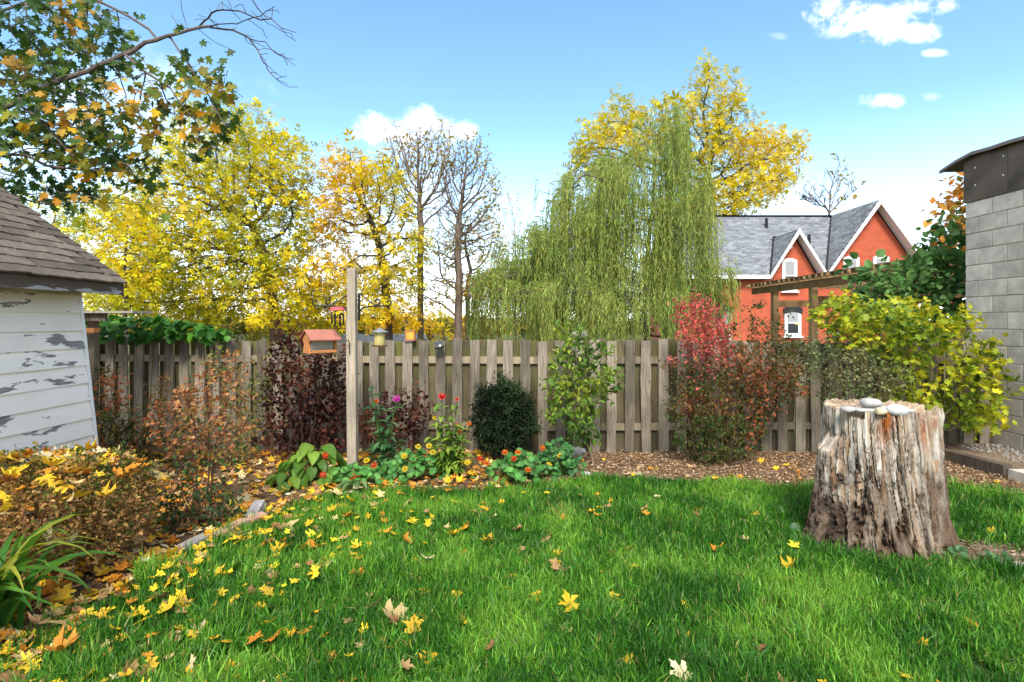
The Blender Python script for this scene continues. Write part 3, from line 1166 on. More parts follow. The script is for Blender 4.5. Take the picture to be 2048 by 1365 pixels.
# ------------------------------------------------------------------ red brick house
def house():
    t = thing('brick_house', 'red brick house with grey shingle roof and two white trimmed gables', 'house', (13.4, 28, 0))
    Yw, Ye, zE = 25.0, 24.62, 3.67
    XL, XR, Yr, zR = 7.6, 18.55, 28.3, 7.0
    sl = (zR - zE) / (Yr - Ye)
    g1 = dict(c=16.45, hw=2.38, z=7.05)
    g2 = dict(c=12.82, hw=1.24, z=5.72)
    # walls: body plus two gable fronts
    m = MB()
    m.box(((XL + 0.35 + XR - .3) / 2, (Yw + 31.6) / 2, 1.9), (XR - XL - .65, 31.6 - Yw, 3.8))
    m.build('wall', BRICK, t)
    for g in (g1, g2):
        hw, zt = g['hw'] - 0.28, g['z'] - 0.30
        s = (g['z'] - zE) / g['hw']
        zb = 3.7
        w = MB()
        w.slab([[g['c'] - hw + 0.02, Yw - 0.012, zb - 0.15], [g['c'] + hw - 0.02, Yw - 0.012, zb - 0.15], [g['c'] + hw - .02, Yw - .012, zb + .1], [g['c'], Yw - 0.012, zt], [g['c'] - hw + .02, Yw - .012, zb + .1]], (0, 0.3, 0))
        w.build('gable_wall', BRICK, t)
    # main roof slopes
    r = MB()
    b2, b1 = Ye + (g2['z'] - zE) / sl, Yr
    c1, c2, h1, h2 = g1['c'], g2['c'], g1['hw'], g2['hw']
    r.slab([[XL, Ye, zE], [c2 - h2, Ye, zE], [c2, b2, g2['z']], [c2, Yr, zR], [XL, Yr, zR]], (0, 0.05, -0.10))
    r.slab([[c2, b2, g2['z']], [c2 + h2, Ye, zE], [c1 - h1, Ye, zE], [c1, Yr, zR], [c2, Yr, zR]], (0, 0.05, -0.10))
    if XR > c1 + h1:
        r.slab([[c1, Yr, zR], [c1 + h1, Ye, zE], [XR, Ye, zE], [XR, Yr, zR]], (0, 0.05, -0.10))
    else:
        r.slab([[c1, Yr, zR], [c1 + h1, Ye, zE], [XR, Yr, zR]], (0, 0.05, -0.10))
    r.slab([[XL, Yr, zR], [XR, Yr, zR], [XR, 2 * Yr - Ye, zE], [XL, 2 * Yr - Ye, zE]], (0, -0.05, -0.10))
    roof = r.build('roof', flat_mat('roof_underlay', (0.10, 0.105, 0.11), 0.9), t)
    gw = MB()
    gw.slab([[XL + .36, 25.1, 3.75], [XL + .36, 31.5, 3.75], [XL + .36, Yr, 6.85]], (0.2, 0, 0))
    gw.build('end_wall', BRICK, t)
    gw = MB()
    gw.slab([[XR - .5, 25.1, 3.75], [XR - .5, 31.5, 3.75], [XR - .5, Yr, 6.85]], (0.2, 0, 0))
    gw.build('end_wall', BRICK, t)
    SH = []                                                                      # shingle tabs of every slope

    def tabs(o, u, v, wid, hei, clip):
        """o origin at eave, u along eave, v up the slope"""
        o, u, v = np.array(o, float), np.array(u, float), np.array(v, float)
        nrm = unit(np.cross(u, v))
        if nrm[2] < 0:
            nrm = -nrm
        ex, tw = 0.15, 0.31
        for i in range(int(hei / ex)):
            j0 = -0.5 * (i % 2)
            for j in range(int(wid / tw) + 1):
                a, b = (j + j0) * tw + rng.normal(0, .01), (i) * ex
                c = a + tw / 2
                if not clip(c, b + ex / 2):
                    continue
                lift = 0.012 + 0.012 * rng.random()
                p = o + u * a + v * (b - 0.01 - 0.03 * rng.random())
                SH.append((p + nrm * lift, p + u * (tw - .012) + nrm * lift, p + u * (tw - .012) + v * (ex + .05) + nrm * 0.012, p + v * (ex + .05) + nrm * 0.012, p + nrm * 0.001, p + u * (tw - .012) + nrm * .001))
    ul = math.hypot(zR - zE, Yr - Ye)
    vv = np.array([0, (Yr - Ye) / ul, (zR - zE) / ul])

    def clip_main(a, b):
        x = XL + a
        z = zE + b * vv[2]
        if x > XR or x < XL:
            return False
        for g in (g1, g2):
            s = (g['z'] - zE) / g['hw']
            if abs(x - g['c']) < (g['z'] - z) / s + 0.02:
                return False
        return True
    tabs((XL, Ye, zE), (1, 0, 0), vv, XR - XL, ul, clip_main)
    # cross gables: roof slopes running back, white boards and soffits
    for g in (g1, g2):
        s = (g['z'] - zE) / g['hw']
        Yb = Ye + (g['z'] - zE) / sl if g['z'] < zR else Yr
        for sg in (-1, 1):
            c, hw, z = g['c'], g['hw'], g['z']
            Yf = Ye - 0.10
            q = MB()
            q.slab([[c, Yf, z], [c + sg * hw, Yf, zE], [c + sg * hw, Ye + 0.03, zE], [c, Yb, z]], (0, 0, -0.07))
            q.build('gable_roof', flat_mat('roof_underlay', (0.10, 0.105, 0.11), 0.9), t)
            L = math.hypot(hw, z - zE)
            v = np.array([-sg * hw / L, 0, (z - zE) / L])
            tabs((c + sg * hw, Yf + 0.06, zE), (0, 1, 0), v, Yb - Yf, L, lambda a, b, L=L, D=(Yb - Ye): 0.05 < a < 0.12 + D * b / L)
            bb = MB()
            e0, e1 = np.array([c + sg * (hw + 0.04), Yf - 0.025, zE + 0.035]), np.array([c, Yf - 0.025, z + 0.05])
            bb.slab([e0, e1, e1 - [0, 0, 0.26], e0 - [sg * 0.02, 0, 0.14]], (0, 0.03, 0))
            bb.build('barge_board', WHITE, t)
            so = MB()
            k = np.array([0, 0, -0.14])
            a0, a1 = np.array([c + sg * hw, Yf, zE]), np.array([c + sg * 0.03, Yf, z])
            so.slab([a0 + k, a1 + k, a1 + k + [0, 0.52, 0], a0 + k + [0, .52, 0]], (0, 0, -0.02))
            sof = so.build('soffit', WHITE, t)
            vl = MB()
            p0, p1 = np.array([c + sg * hw, Ye + .03, zE + 0.03]), np.array([c + sg * 0.02, Yb, min(z, zR) + 0.02])
            vl.tube([p0, p1], 0.055, 5)
            vl.build('valley_flashing', IRON, t)
    S = np.array(SH)
    n = len(S)
    V = S.reshape(-1, 3)
    k = np.arange(n)[:, None] * 6
    colr = pal(n, ((0.14, 0.147, 0.158), (0.185, 0.194, 0.205), (0.23, 0.24, 0.25)), jit=0.06)
    o = obj('shingles', V, [np.vstack([np.array([[0, 1, 2, 3]]) + k, np.array([[4, 5, 1, 0]]) + k])], SLATE, t, np.repeat(colr, 6, 0))
    o['kind'] = 'stuff'
    rc = MB()
    rc.box(((XL + 16.4) / 2, Yr, zR + 0.03), (16.4 - XL, 0.22, 0.05))
    rc.build('ridge_cap', SLATE, t)
    # eave fascia
    for x0, x1 in ((XL, g2['c'] - g2['hw']), (g2['c'] + g2['hw'] - 0.05, g1['c'] - g1['hw'] + .05)):
        if x1 - x0 > 0.02:
            f = MB()
            f.box(((x0 + x1) / 2, Ye - 0.03, zE - 0.08), (x1 - x0, 0.05, 0.17))
            f.build('gutter', WHITE, t)
    # pipes
    for px, py0, py1, Y in ((1533, 468, 437, 27.5), (1618, 500, 470, 25.9)):
        p = MB()
        p.tube([at(px, py0 + 12, Y), at(px, py1, Y)], 0.075, 8)
        p.build('vent_pipe', IRON, t)
    p = MB()
    p.box(at(1643, 447, 28.0), (0.32, 0.25, 0.10))
    p.build('roof_vent', IRON, t)

    def window(px0, px1, py0, py1, blind, arch=None):
        a, b = at(px0, py0, Yw), at(px1, py1, Yw)
        w, h = b[0] - a[0], a[2] - b[2]
        cx, z0 = (a[0] + b[0]) / 2, b[2]

        def arc(hw, zb, zt, rise, y):
            P = [[cx - hw, y, zb], [cx + hw, y, zb]]
            for q in np.linspace(1, -1, 9):
                P.append([cx + hw * q, y, zt - rise * q * q])
            return P
        fr = MB()
        fr.slab(arc(w / 2, z0, z0 + h, 0.1, Yw - 0.075), (0, 0.062, 0))
        f = fr.build('window_frame', WHITE, t)
        gl = MB()
        gl.slab(arc(w / 2 - 0.14, z0 + 0.12, z0 + h - 0.14, 0.05, Yw - 0.079), (0, 0.003, 0))
        gl.build('pane', BLIND if blind == 2 else GLASSD, f)
        if blind == 1:
            bl = MB()
            bl.slab(arc(w / 2 - 0.14, z0 + h * 0.48, z0 + h - 0.14, 0.05, Yw - 0.082), (0, 0.002, 0))
            bl.build('blind', BLIND, f)
        sb = MB()
        sb.box((cx, Yw - 0.085, z0 + h * 0.46), (w - .2, 0.02, 0.05))
        sb.build('sash_bar', WHITE, f)
        if arch:
            k = MB()
            hw = w / 2 + 0.06
            P = [[cx + hw * q, Yw - 0.09, z0 + h + 0.10 - 0.14 * q * q] for q in np.linspace(-1, 1, 9)] + [[cx + hw * .96 * q, Yw - .09, z0 + h - 0.20 - 0.1 * q * q] for q in np.linspace(1, -1, 9)]
            k.slab(P, (0, 0.07, 0))
            k.build('lintel', BLACK, t)
        s = MB()
        s.box((cx, Yw - 0.07, z0 - 0.05), (w + .12, 0.14, 0.08))
        s.build('sill', WHITE, f)
    window(1563, 1593, 517, 582, 1)
    window(1685, 1717, 512, 572, 2)
    window(1745, 1777, 511, 572, 2)
    window(1568, 1601, 616, 672, 1, True)
    window(1425, 1461, 614, 684, 1, True)
    w = MB()
    w.lathe((0, 0, 0), ((0.0, 0.05), (0.06, 0.045), (0.09, 0.0)), 10)
    w.build('gable_lamp', WHITE, t, M=Matrix.Translation(Vector(at(1582, 495, Yw - .02))) @ Matrix.Rotation(math.pi / 2, 4, 'X'))


house()

# ------------------------------------------------------------------ pergola beyond the fence
def pergola():
    t = thing('pergola', 'brown timber pergola with slatted roof in front of the red house', 'pergola', (7.6, 11.5, 0))
    X = 6.52
    for y in (13.65, 11.9, 9.2):
        for x in (X, X + 3.1):
            p = MB()
            p.box((0, 0, 0), (0.135, 0.135, 2.36))
            p.build('post', PERGW, t, M=Matrix.Translation((x, y, 1.18)))
    for x in (X - 0.05, X + 3.1):
        b = MB()
        b.box((0, 0, 0), (0.045, 6.6, 0.16))
        b.build('beam', PERGW, t, M=Matrix.Translation((x - 0.045, 11.4, 2.38)))
    for y, z in ((13.65, 2.02), (11.95, 2.05), (9.2, 2.05)):
        b = MB()
        b.box((0, 0, 0), (3.0, 0.045, 0.16))
        b.build('cross_beam', PERGW, t, M=Matrix.Translation((X + 1.55, y, z)))
    for i in range(30):
        s = MB()
        s.box((0, 0, 0), (3.6, 0.05, 0.07))
        s.build('slat', PERGW, t, M=Matrix.Translation((X + 1.52 + random.gauss(0, .02), 14.7 - i * 0.225, 2.497)) @ Matrix.Rotation(0.01, 4, 'Y'))
    for i in range(9):
        s = MB()
        s.box((0, 0, 0), (0.11, 6.7 + random.gauss(0, .1), 0.022))
        s.build('batten', PERGW, t, M=Matrix.Translation((X - 0.2 + i * 0.42, 11.4, 2.556 - 0.01 * 0.42 * i * 1.0)))


pergola()

# ------------------------------------------------------------------ small shed behind the fence
def far_shed():
    Y = 15.0
    a, b = at(690, 668, Y), at(846, 668, Y)
    t = thing('garden_shed', 'small grey roofed garden shed showing just above the fence', 'shed', ((a[0] + b[0]) / 2, Y + 1, 0))
    z1, z0 = a[2], at(690, 695, Y - 0.9)[2]
    m = MB()
    m.box(((a[0] + b[0]) / 2, Y, (z0 - .05) / 2), (b[0] - a[0] - .2, 1.7, z0 - .05))
    m.build('wall', WHITE, t)
    r = MB()
    r.slab([[a[0], Y - 1, z0], [b[0], Y - 1, z0], [b[0], Y, z1], [a[0], Y, z1]], (0, 0, -0.05))
    r.slab([[a[0], Y, z1], [b[0], Y, z1], [b[0], Y + 1, z0], [a[0], Y + 1, z0]], (0, 0, -0.05))
    r.build('roof', shingle_mat('pale_grey_shingle', (0.22, 0.25, 0.28), (0.42, 0.45, 0.48), None), t)
    g = MB()
    for sg in (-1, 1):
        g.slab([[b[0] + .01, Y, z1 + .01], [b[0] + .01, Y + sg * 1.02, z0 + .01], [b[0] + .01, Y + sg * 1.02, z0 - .12], [b[0] + .01, Y, z1 - .13]], (0.04, 0, 0))
    g.build('barge_board', WHITE, t)


far_shed()

# ------------------------------------------------------------------ trees
YEL = ((0.30, 0.30, 0.02), (0.55, 0.46, 0.02), (0.74, 0.56, 0.022), (0.80, 0.50, 0.02))
YELG = ((0.28, 0.32, 0.015), (0.56, 0.53, 0.016), (0.82, 0.68, 0.018), (0.85, 0.60, 0.014))
GOLD = ((0.54, 0.48, 0.014), (0.80, 0.63, 0.014), (0.84, 0.56, 0.012), (0.82, 0.43, 0.012))


def tree(name, label, cat, Y, base_px, lst, nA, cols, D=0.22, dk=0.22, trunk=None, r0=0.006, bark=(0.11, 0.085, 0.065), per=5, spread=0.1, L=0.14, W=0.06, tm=DIAMOND, ry=1.2, up=0.05, lim=2.6, keep=1.0, cs=0.7, ex=2.35, group=None, droop=0.25, seed=0, leaves=True, rbase=None):
    base = at(base_px, 645, Y)
    base[2] = 0
    t = thing(name, label, cat, base, group)
    A = blobs(nA, Y, lst, ry)
    paths = [[base] + [at(px, py, Y + (d[0] if d else 0)) for px, py, *d in (trunk or [])]]
    nodes, par = poly_nodes(paths)
    nodes, par = colonize(A, nodes, par, D, dk, 120, up)
    R, tip = radii(par, r0, ex)
    if rbase:
        k = rbase / R.max()
        big = R > r0 * 1.5
        R = np.where(big, r0 + (R - r0) * (rbase - r0) / (R.max() - r0), R)
    wood_obj('trunk', nodes, par, R, bark, t)
    if leaves:
        foliage(nodes, R, r0 * lim, per, spread, L, W, cols, tm, droop, cs, seed, keep, 'crown', t)
    return t, nodes, R


tree('yellow_tree', 'big bright yellow leafed tree behind the fence, right of the shed', 'tree', 12.5, 552,
     ((500, 262, 60, 45), (440, 330, 130, 80), (560, 350, 70, 100), (360, 440, 120, 100), (520, 470, 115, 110), (410, 560, 130, 90), (300, 560, 100, 90), (560, 580, 70, 80), (230, 430, 60, 70, .6), (590, 300, 30, 40, .6)),
     2600, YELG, trunk=((550, 600), (530, 520), (505, 450)), per=8, spread=0.12, L=0.22, W=0.20, tm=PINNATE, r0=0.0055, rbase=0.12, seed=1, ry=1.5)
tree('slender_tree', 'slim young yellow tree just right of the shed eave', 'tree', 10.5, 252,
     ((252, 470, 60, 60), (225, 540, 45, 50), (290, 520, 50, 60), (255, 600, 60, 30, .5)), 420, YELG, trunk=((250, 560), (253, 440)), per=7, spread=0.10, L=0.22, W=0.19, tm=PINNATE, rbase=0.035, seed=3, ry=0.6)
tree('golden_tree', 'golden yellow tree with dark limbs left of the tall bare trees', 'tree', 13.0, 778,
     ((700, 330, 55, 40), (740, 370, 70, 60), (690, 430, 55, 70), (765, 450, 60, 60), (650, 420, 20, 60, .4), (700, 550, 75, 50), (790, 545, 50, 55), (740, 620, 110, 35), (650, 610, 50, 60), (830, 480, 30, 40, .5)),
     1700, GOLD, trunk=((776, 590), (762, 500), (742, 440)), per=8, spread=0.12, L=0.22, W=0.20, tm=PINNATE, r0=0.006, rbase=0.115, seed=5, keep=0.93, bark=(0.07, 0.055, 0.045))
BARE = ((0.42, 0.34, 0.05), (0.5, 0.38, 0.04), (0.4, 0.24, 0.04))
tree('bare_tree', 'tall thin bare tree rising to the small white cloud', 'tree', 14.0, 842,
     ((800, 300, 36, 60), (835, 330, 50, 70), (880, 300, 36, 60), (820, 400, 45, 50), (880, 390, 40, 50), (845, 280, 30, 40), (790, 350, 26, 40), (900, 350, 24, 50)), 2600, BARE, trunk=((842, 640), (840, 520), (843, 470), (840, 430)), up=0.5, dk=0.09, D=0.13,
     per=1, spread=0.06, L=0.09, W=0.05, rbase=0.08, r0=0.0046, keep=0.5, bark=(0.16, 0.12, 0.085), ry=0.8)
tree('bare_tree', 'nearly leafless forked tree beside the willow', 'tree', 13.5, 918,
     ((905, 340, 40, 60), (940, 320, 40, 60), (975, 380, 32, 60), (920, 430, 60, 60), (890, 500, 50, 50, .8), (965, 470, 45, 50), (860, 580, 45, 45, .6), (940, 570, 50, 40, .6)), 3000, BARE, trunk=((916, 640), (920, 560), (915, 500), (918, 440)), up=0.45, dk=0.09, D=0.13,
     per=1, spread=0.06, L=0.09, W=0.05, rbase=0.10, r0=0.0046, keep=0.45, bark=(0.15, 0.11, 0.08), ry=0.8)
tree('leafy_tree', 'small olive and gold tree in front of the forked bare tree', 'tree', 16.0, 935,
     ((900, 480, 50, 40), (960, 470, 50, 45), (980, 540, 40, 40), (900, 560, 40, 30, .5)), 420, ((0.22, 0.2, 0.03), (0.45, 0.36, 0.03), (0.66, 0.45, 0.03)), trunk=((935, 600),), per=4, spread=0.12, L=0.2, W=0.16, tm=PINNATE, rbase=0.07, seed=8, ry=0.8)
tree('bare_sapling', 'fine twigged bare sapling left of the willow', 'tree', 17.0, 1030,
     ((1020, 430, 26, 50), (1045, 470, 26, 50), (1005, 500, 30, 50), (1040, 560, 40, 40)), 900, BARE, trunk=((1030, 620),), up=0.5, D=0.16, dk=0.13, per=1, spread=0.06, L=0.08, W=0.04, rbase=0.04, r0=0.004, keep=0.3, bark=(0.16, 0.13, 0.10), ry=0.6)
tree('walnut_tree', 'tall yellow tree behind the willow and the house roof', 'tree', 37.0, 1425,
     ((1415, 170, 42, 40, .7), (1440, 220, 50, 45, .7), (1240, 235, 45, 35, .8), (1330, 250, 90, 40), (1190, 290, 50, 40, .8), (1260, 300, 80, 50), (1390, 300, 80, 60), (1470, 300, 60, 50), (1550, 300, 50, 40), (1500, 370, 90, 55), (1430, 400, 90, 40), (1160, 330, 30, 40, .5), (1590, 330, 25, 25, .5)),
     1900, ((0.38, 0.38, 0.02), (0.62, 0.55, 0.018), (0.80, 0.66, 0.016), (0.82, 0.56, 0.014)), D=0.5, dk=0.6, trunk=((1430, 480), (1425, 420), (1415, 350)), r0=0.016, per=12, spread=0.26, L=0.46, W=0.42, tm=PINNATE, rbase=0.3, seed=13, ry=4.0, cs=0.3, bark=(0.08, 0.065, 0.055), keep=0.92)
tree('bare_sapling', 'bare thin saplings standing up behind the house ridge', 'tree', 36.0, 1660,
     ((1625, 400, 20, 35), (1660, 390, 22, 45), (1695, 385, 22, 45), (1645, 380, 14, 35), (1680, 350, 20, 30)), 300, BARE, trunk=((1660, 560), (1655, 500)), up=1.2, D=0.4, dk=0.32, per=1, spread=0.2, L=0.25, W=0.15, rbase=0.07, r0=0.012, keep=0.35, bark=(0.14, 0.11, 0.09), ry=1.5)
tree('orange_tree', 'orange autumn tree peeping out left of the block building', 'tree', 20.0, 1962,
     ((1945, 400, 48, 60), (1925, 460, 42, 50), (1985, 440, 60, 80)), 520, ((0.35, 0.2, 0.02), (0.70, 0.26, 0.03), (0.74, 0.34, 0.05), (0.16, 0.2, 0.03)), D=0.3, dk=0.28, trunk=((1960, 560),), r0=0.01, per=6, spread=0.2, L=0.28, W=0.22, rbase=0.14, ry=1.2, seed=17)
tree('small_evergreen', 'dark little evergreen beside the garden shed roof', 'tree', 16.0, 857, ((857, 672, 7, 16), (857, 690, 11, 20)), 60, ((0.03, 0.05, 0.02), (0.05, 0.08, 0.025)), D=0.1, dk=0.08, trunk=((857, 690),), r0=0.004, per=14, spread=0.05, L=0.07, W=0.03, ry=0.15)
# low hedge of autumn shrubs beyond the fence, and a far-off row of greenery
for i, (px, py, w, h, Y, cols, lab) in enumerate((
        (812, 650, 60, 26, 19, GOLD, 'golden shrub seen over the fence behind the lantern feeder'),
        (890, 655, 60, 26, 20, GOLD, 'orange gold shrub under the tall bare trees'),
        (960, 660, 40, 24, 18, ((0.3, 0.14, 0.03), (0.5, 0.25, 0.03)), 'rusty brown shrub between bare trunk and willow'),
        (600, 640, 90, 40, 15, YELG, 'yellow green undergrowth below the big yellow tree'),
        (420, 650, 110, 40, 14, ((0.12, 0.17, 0.02), (0.34, 0.35, 0.03), (0.6, 0.5, 0.03)), 'olive undergrowth behind the climbing vine'),
        (230, 600, 80, 45, 13, ((0.12, 0.17, 0.02), (0.30, 0.32, 0.03), (0.6, 0.5, 0.03)), 'green and yellow thicket behind the shed eave'),
        (1760, 620, 90, 60, 16, ((0.25, 0.1, 0.03), (0.35, 0.16, 0.04), (0.12, 0.14, 0.03)), 'reddish brown bush under the pergola'),
        (1130, 600, 110, 70, 17, ((0.03, 0.06, 0.02), (0.07, 0.12, 0.03), (0.14, 0.18, 0.04)), 'added dark green foliage standing for shade inside the left side of the willow'),  # added dark backing, makes the gaps between willow strands read as shade
        (1330, 590, 110, 80, 17, ((0.03, 0.06, 0.02), (0.07, 0.12, 0.03), (0.14, 0.18, 0.04)), 'added dark green foliage standing for shade inside the right side of the willow'),  # same added shade backing for the other half of the willow
        (100, 500, 110, 90, 15, YELG, 'yellow tree top showing behind the shed roof'))):
    tree('wild_shrub', lab, 'shrub', Y, px, ((px - w * .45, py + 8, w * .6, h), (px + w * .45, py + 6, w * .6, h), (px, py - h * .3, w * .6, h)), 330, cols, D=0.2, dk=0.2, trunk=((px, 690),), r0=0.005, per=7, spread=0.14, L=0.22, W=0.18, tm=PINNATE, ry=0.7, rbase=0.06, seed=30 + i)
P = np.c_[rng.uniform(-110, 110, 26000), rng.uniform(75, 110, 26000), np.zeros(26000)]
P[:, 2] = (0.2 + 1.9 * fbm(P, 0.12, 4, 3) * 1.3) * rng.random(26000) ** 0.7
a = leaf_arrays(P, rdir(26000), rdir(26000), 0.9, 0.7, pal(26000, ((0.06, 0.07, 0.02), (0.16, 0.15, 0.03), (0.4, 0.28, 0.03)), P=P, s=0.08, seed=3), DIAMOND)
tag(obj('far_woodland', a[0], a[1], LEAF, None, a[2]), 'low far row of mixed autumn greenery beyond the yards', 'woodland', kind='stuff')


# ------------------------------------------------------------------ weeping willow
def willow():
    Y = 14.0
    base = at(1290, 645, Y)
    base[2] = 0
    t = thing('weeping_willow', 'tall weeping willow with long green hanging strands beyond the fence', 'tree', base)
    tops = ((1205, 470, 40, 80, 1.6), (1165, 390, 40, 45, 1.1), (1220, 350, 36, 45, 1.2), (1320, 275, 60, 36), (1275, 310, 60, 50), (1365, 320, 45, 70), (1240, 380, 60, 60), (1320, 400, 90, 70), (1380, 420, 28, 60), (1180, 410, 50, 50, 1.0), (1115, 390, 42, 45, .55), (1085, 370, 20, 30, .3), (1130, 470, 60, 50, 1.2), (1080, 490, 40, 40, .9), (1060, 520, 60, 50, 2.2), (1000, 555, 45, 30, 2.6), (1110, 500, 50, 60, 1.5), (1160, 560, 90, 40, 1.4), (1100, 590, 120, 20, 1.8, -.8), (1260, 540, 90, 60), (1360, 540, 70, 60), (1412, 560, 26, 40, 1.3), (1432, 590, 16, 25, 1.6), (1405, 450, 18, 40, 1.2), (1425, 520, 14, 35, 1.3), (1325, 250, 26, 16, 1.2), (1220, 600, 190, 25, 1.3, -.5))
    A = blobs(700, Y, tops, 1.5)
    nodes, par = poly_nodes([[base, at(1290, 560, Y), at(1300, 450, Y), at(1310, 370, Y)]])
    nodes, par = colonize(A, nodes, par, 0.25, 0.3, 90, 0.1)
    R, _ = radii(par, 0.008, 2.3)
    wood_obj('trunk', nodes, par, R, (0.09, 0.075, 0.05), t)
    n = 3700
    K = 165
    B = blobs(K, Y, tops, 1.7)
    B = B[rng.permutation(len(B))]
    kb = rng.integers(0, len(B), n)
    S = B[kb] + np.c_[rng.normal(0, .13, n), rng.normal(0, .13, n), rng.normal(0, .10, n)]
    bl = np.exp(rng.normal(0.05, 0.40, len(B)))[kb]
    lone = rng.random(n) < 0.16
    S[lone] = blobs(int(lone.sum()), Y, tops, 1.7)
    Ln = np.exp(rng.normal(0.34, 0.25, n)) * bl
    step = 0.06
    P, D, C = [], [], []
    tw0, tw1, kk = [], [], 0
    grp = np.clip(0.5 * fbm(S, 0.9, 5, 2) + 0.5 * rng.random(len(B))[kb], 0, 1)
    for i in range(n):
        s = S[i].copy()
        cl = unit(np.array([s[0] - base[0], s[1] - base[1], 0]))
        L = Ln[i] * (1.25 if s[2] > 4 else 0.8)
        L = min(L, s[2] - 0.8)
        if L < 0.3:
            continue
        m = int(L / step)
        u = np.arange(m) * step
        out = 0.22 * (1 - np.exp(-u / 0.35))
        ph, am = rng.uniform(0, 6.28), rng.uniform(0.005, 0.03)
        z = s[2] + 0.10 * np.sin(np.minimum(u / 0.35, 3.14)) - np.maximum(u - 0.2, 0) * 0.97
        hd = unit(cl + np.array([rng.normal(0, .5), rng.normal(0, .5), 0]))
        side = np.array([-hd[1], hd[0], 0])
        q = s[None] + hd[None] * out[:, None] + side[None] * (am * np.sin(u * 2.2 + ph))[:, None]
        q[:, 2] = z
        P.append(q)
        tang = unit(np.gradient(q, axis=0)) if m > 1 else np.array([[0, 0, -1.0]])
        D.append(unit(tang + rng.normal(0, 0.24, q.shape)))
        base_c = np.array([0.17, 0.27, 0.06]) * (1 - grp[i]) * 1.5 + np.array([0.44, 0.52, 0.12]) * grp[i] * 1.0
        base_c = base_c * math.exp(rng.normal(0, 0.18))
        C.append(np.tile(base_c, (m, 1)))
        tw0.append(q[:-1:3][: (m - 1) // 3])
        tw1.append(q[3::3][: (m - 1) // 3])
    P, D, C = np.vstack(P), np.vstack(D), np.vstack(C)
    k = len(P)
    C = np.clip(C * np.exp(rng.normal(0, 0.22, k))[:, None], 0.01, 0.6)
    yl = rng.random(k) < 0.05
    C[yl] = (0.45, 0.38, 0.04)
    N = rdir(k) + np.array([0, -0.8, 0.3])
    sc = np.exp(rng.normal(0, 0.2, k))
    a = leaf_arrays(P + rng.normal(0, 0.012, P.shape), D, N, 0.135 * sc, 0.020 * sc, C, LANCE)
    obj('crown', a[0], a[1], LEAF, t, a[2])
    T0, T1 = np.vstack(tw0), np.vstack(tw1)
    nn = min(len(T0), len(T1))
    V, Q = frusta(T0[:nn], T1[:nn], np.full(nn, 0.0035), np.full(nn, 0.003), 3)
    obj('hanging_twigs', V, Q, BARK, t, np.tile(np.array([[0.2, 0.17, 0.05]]), (len(V), 1)))


willow()


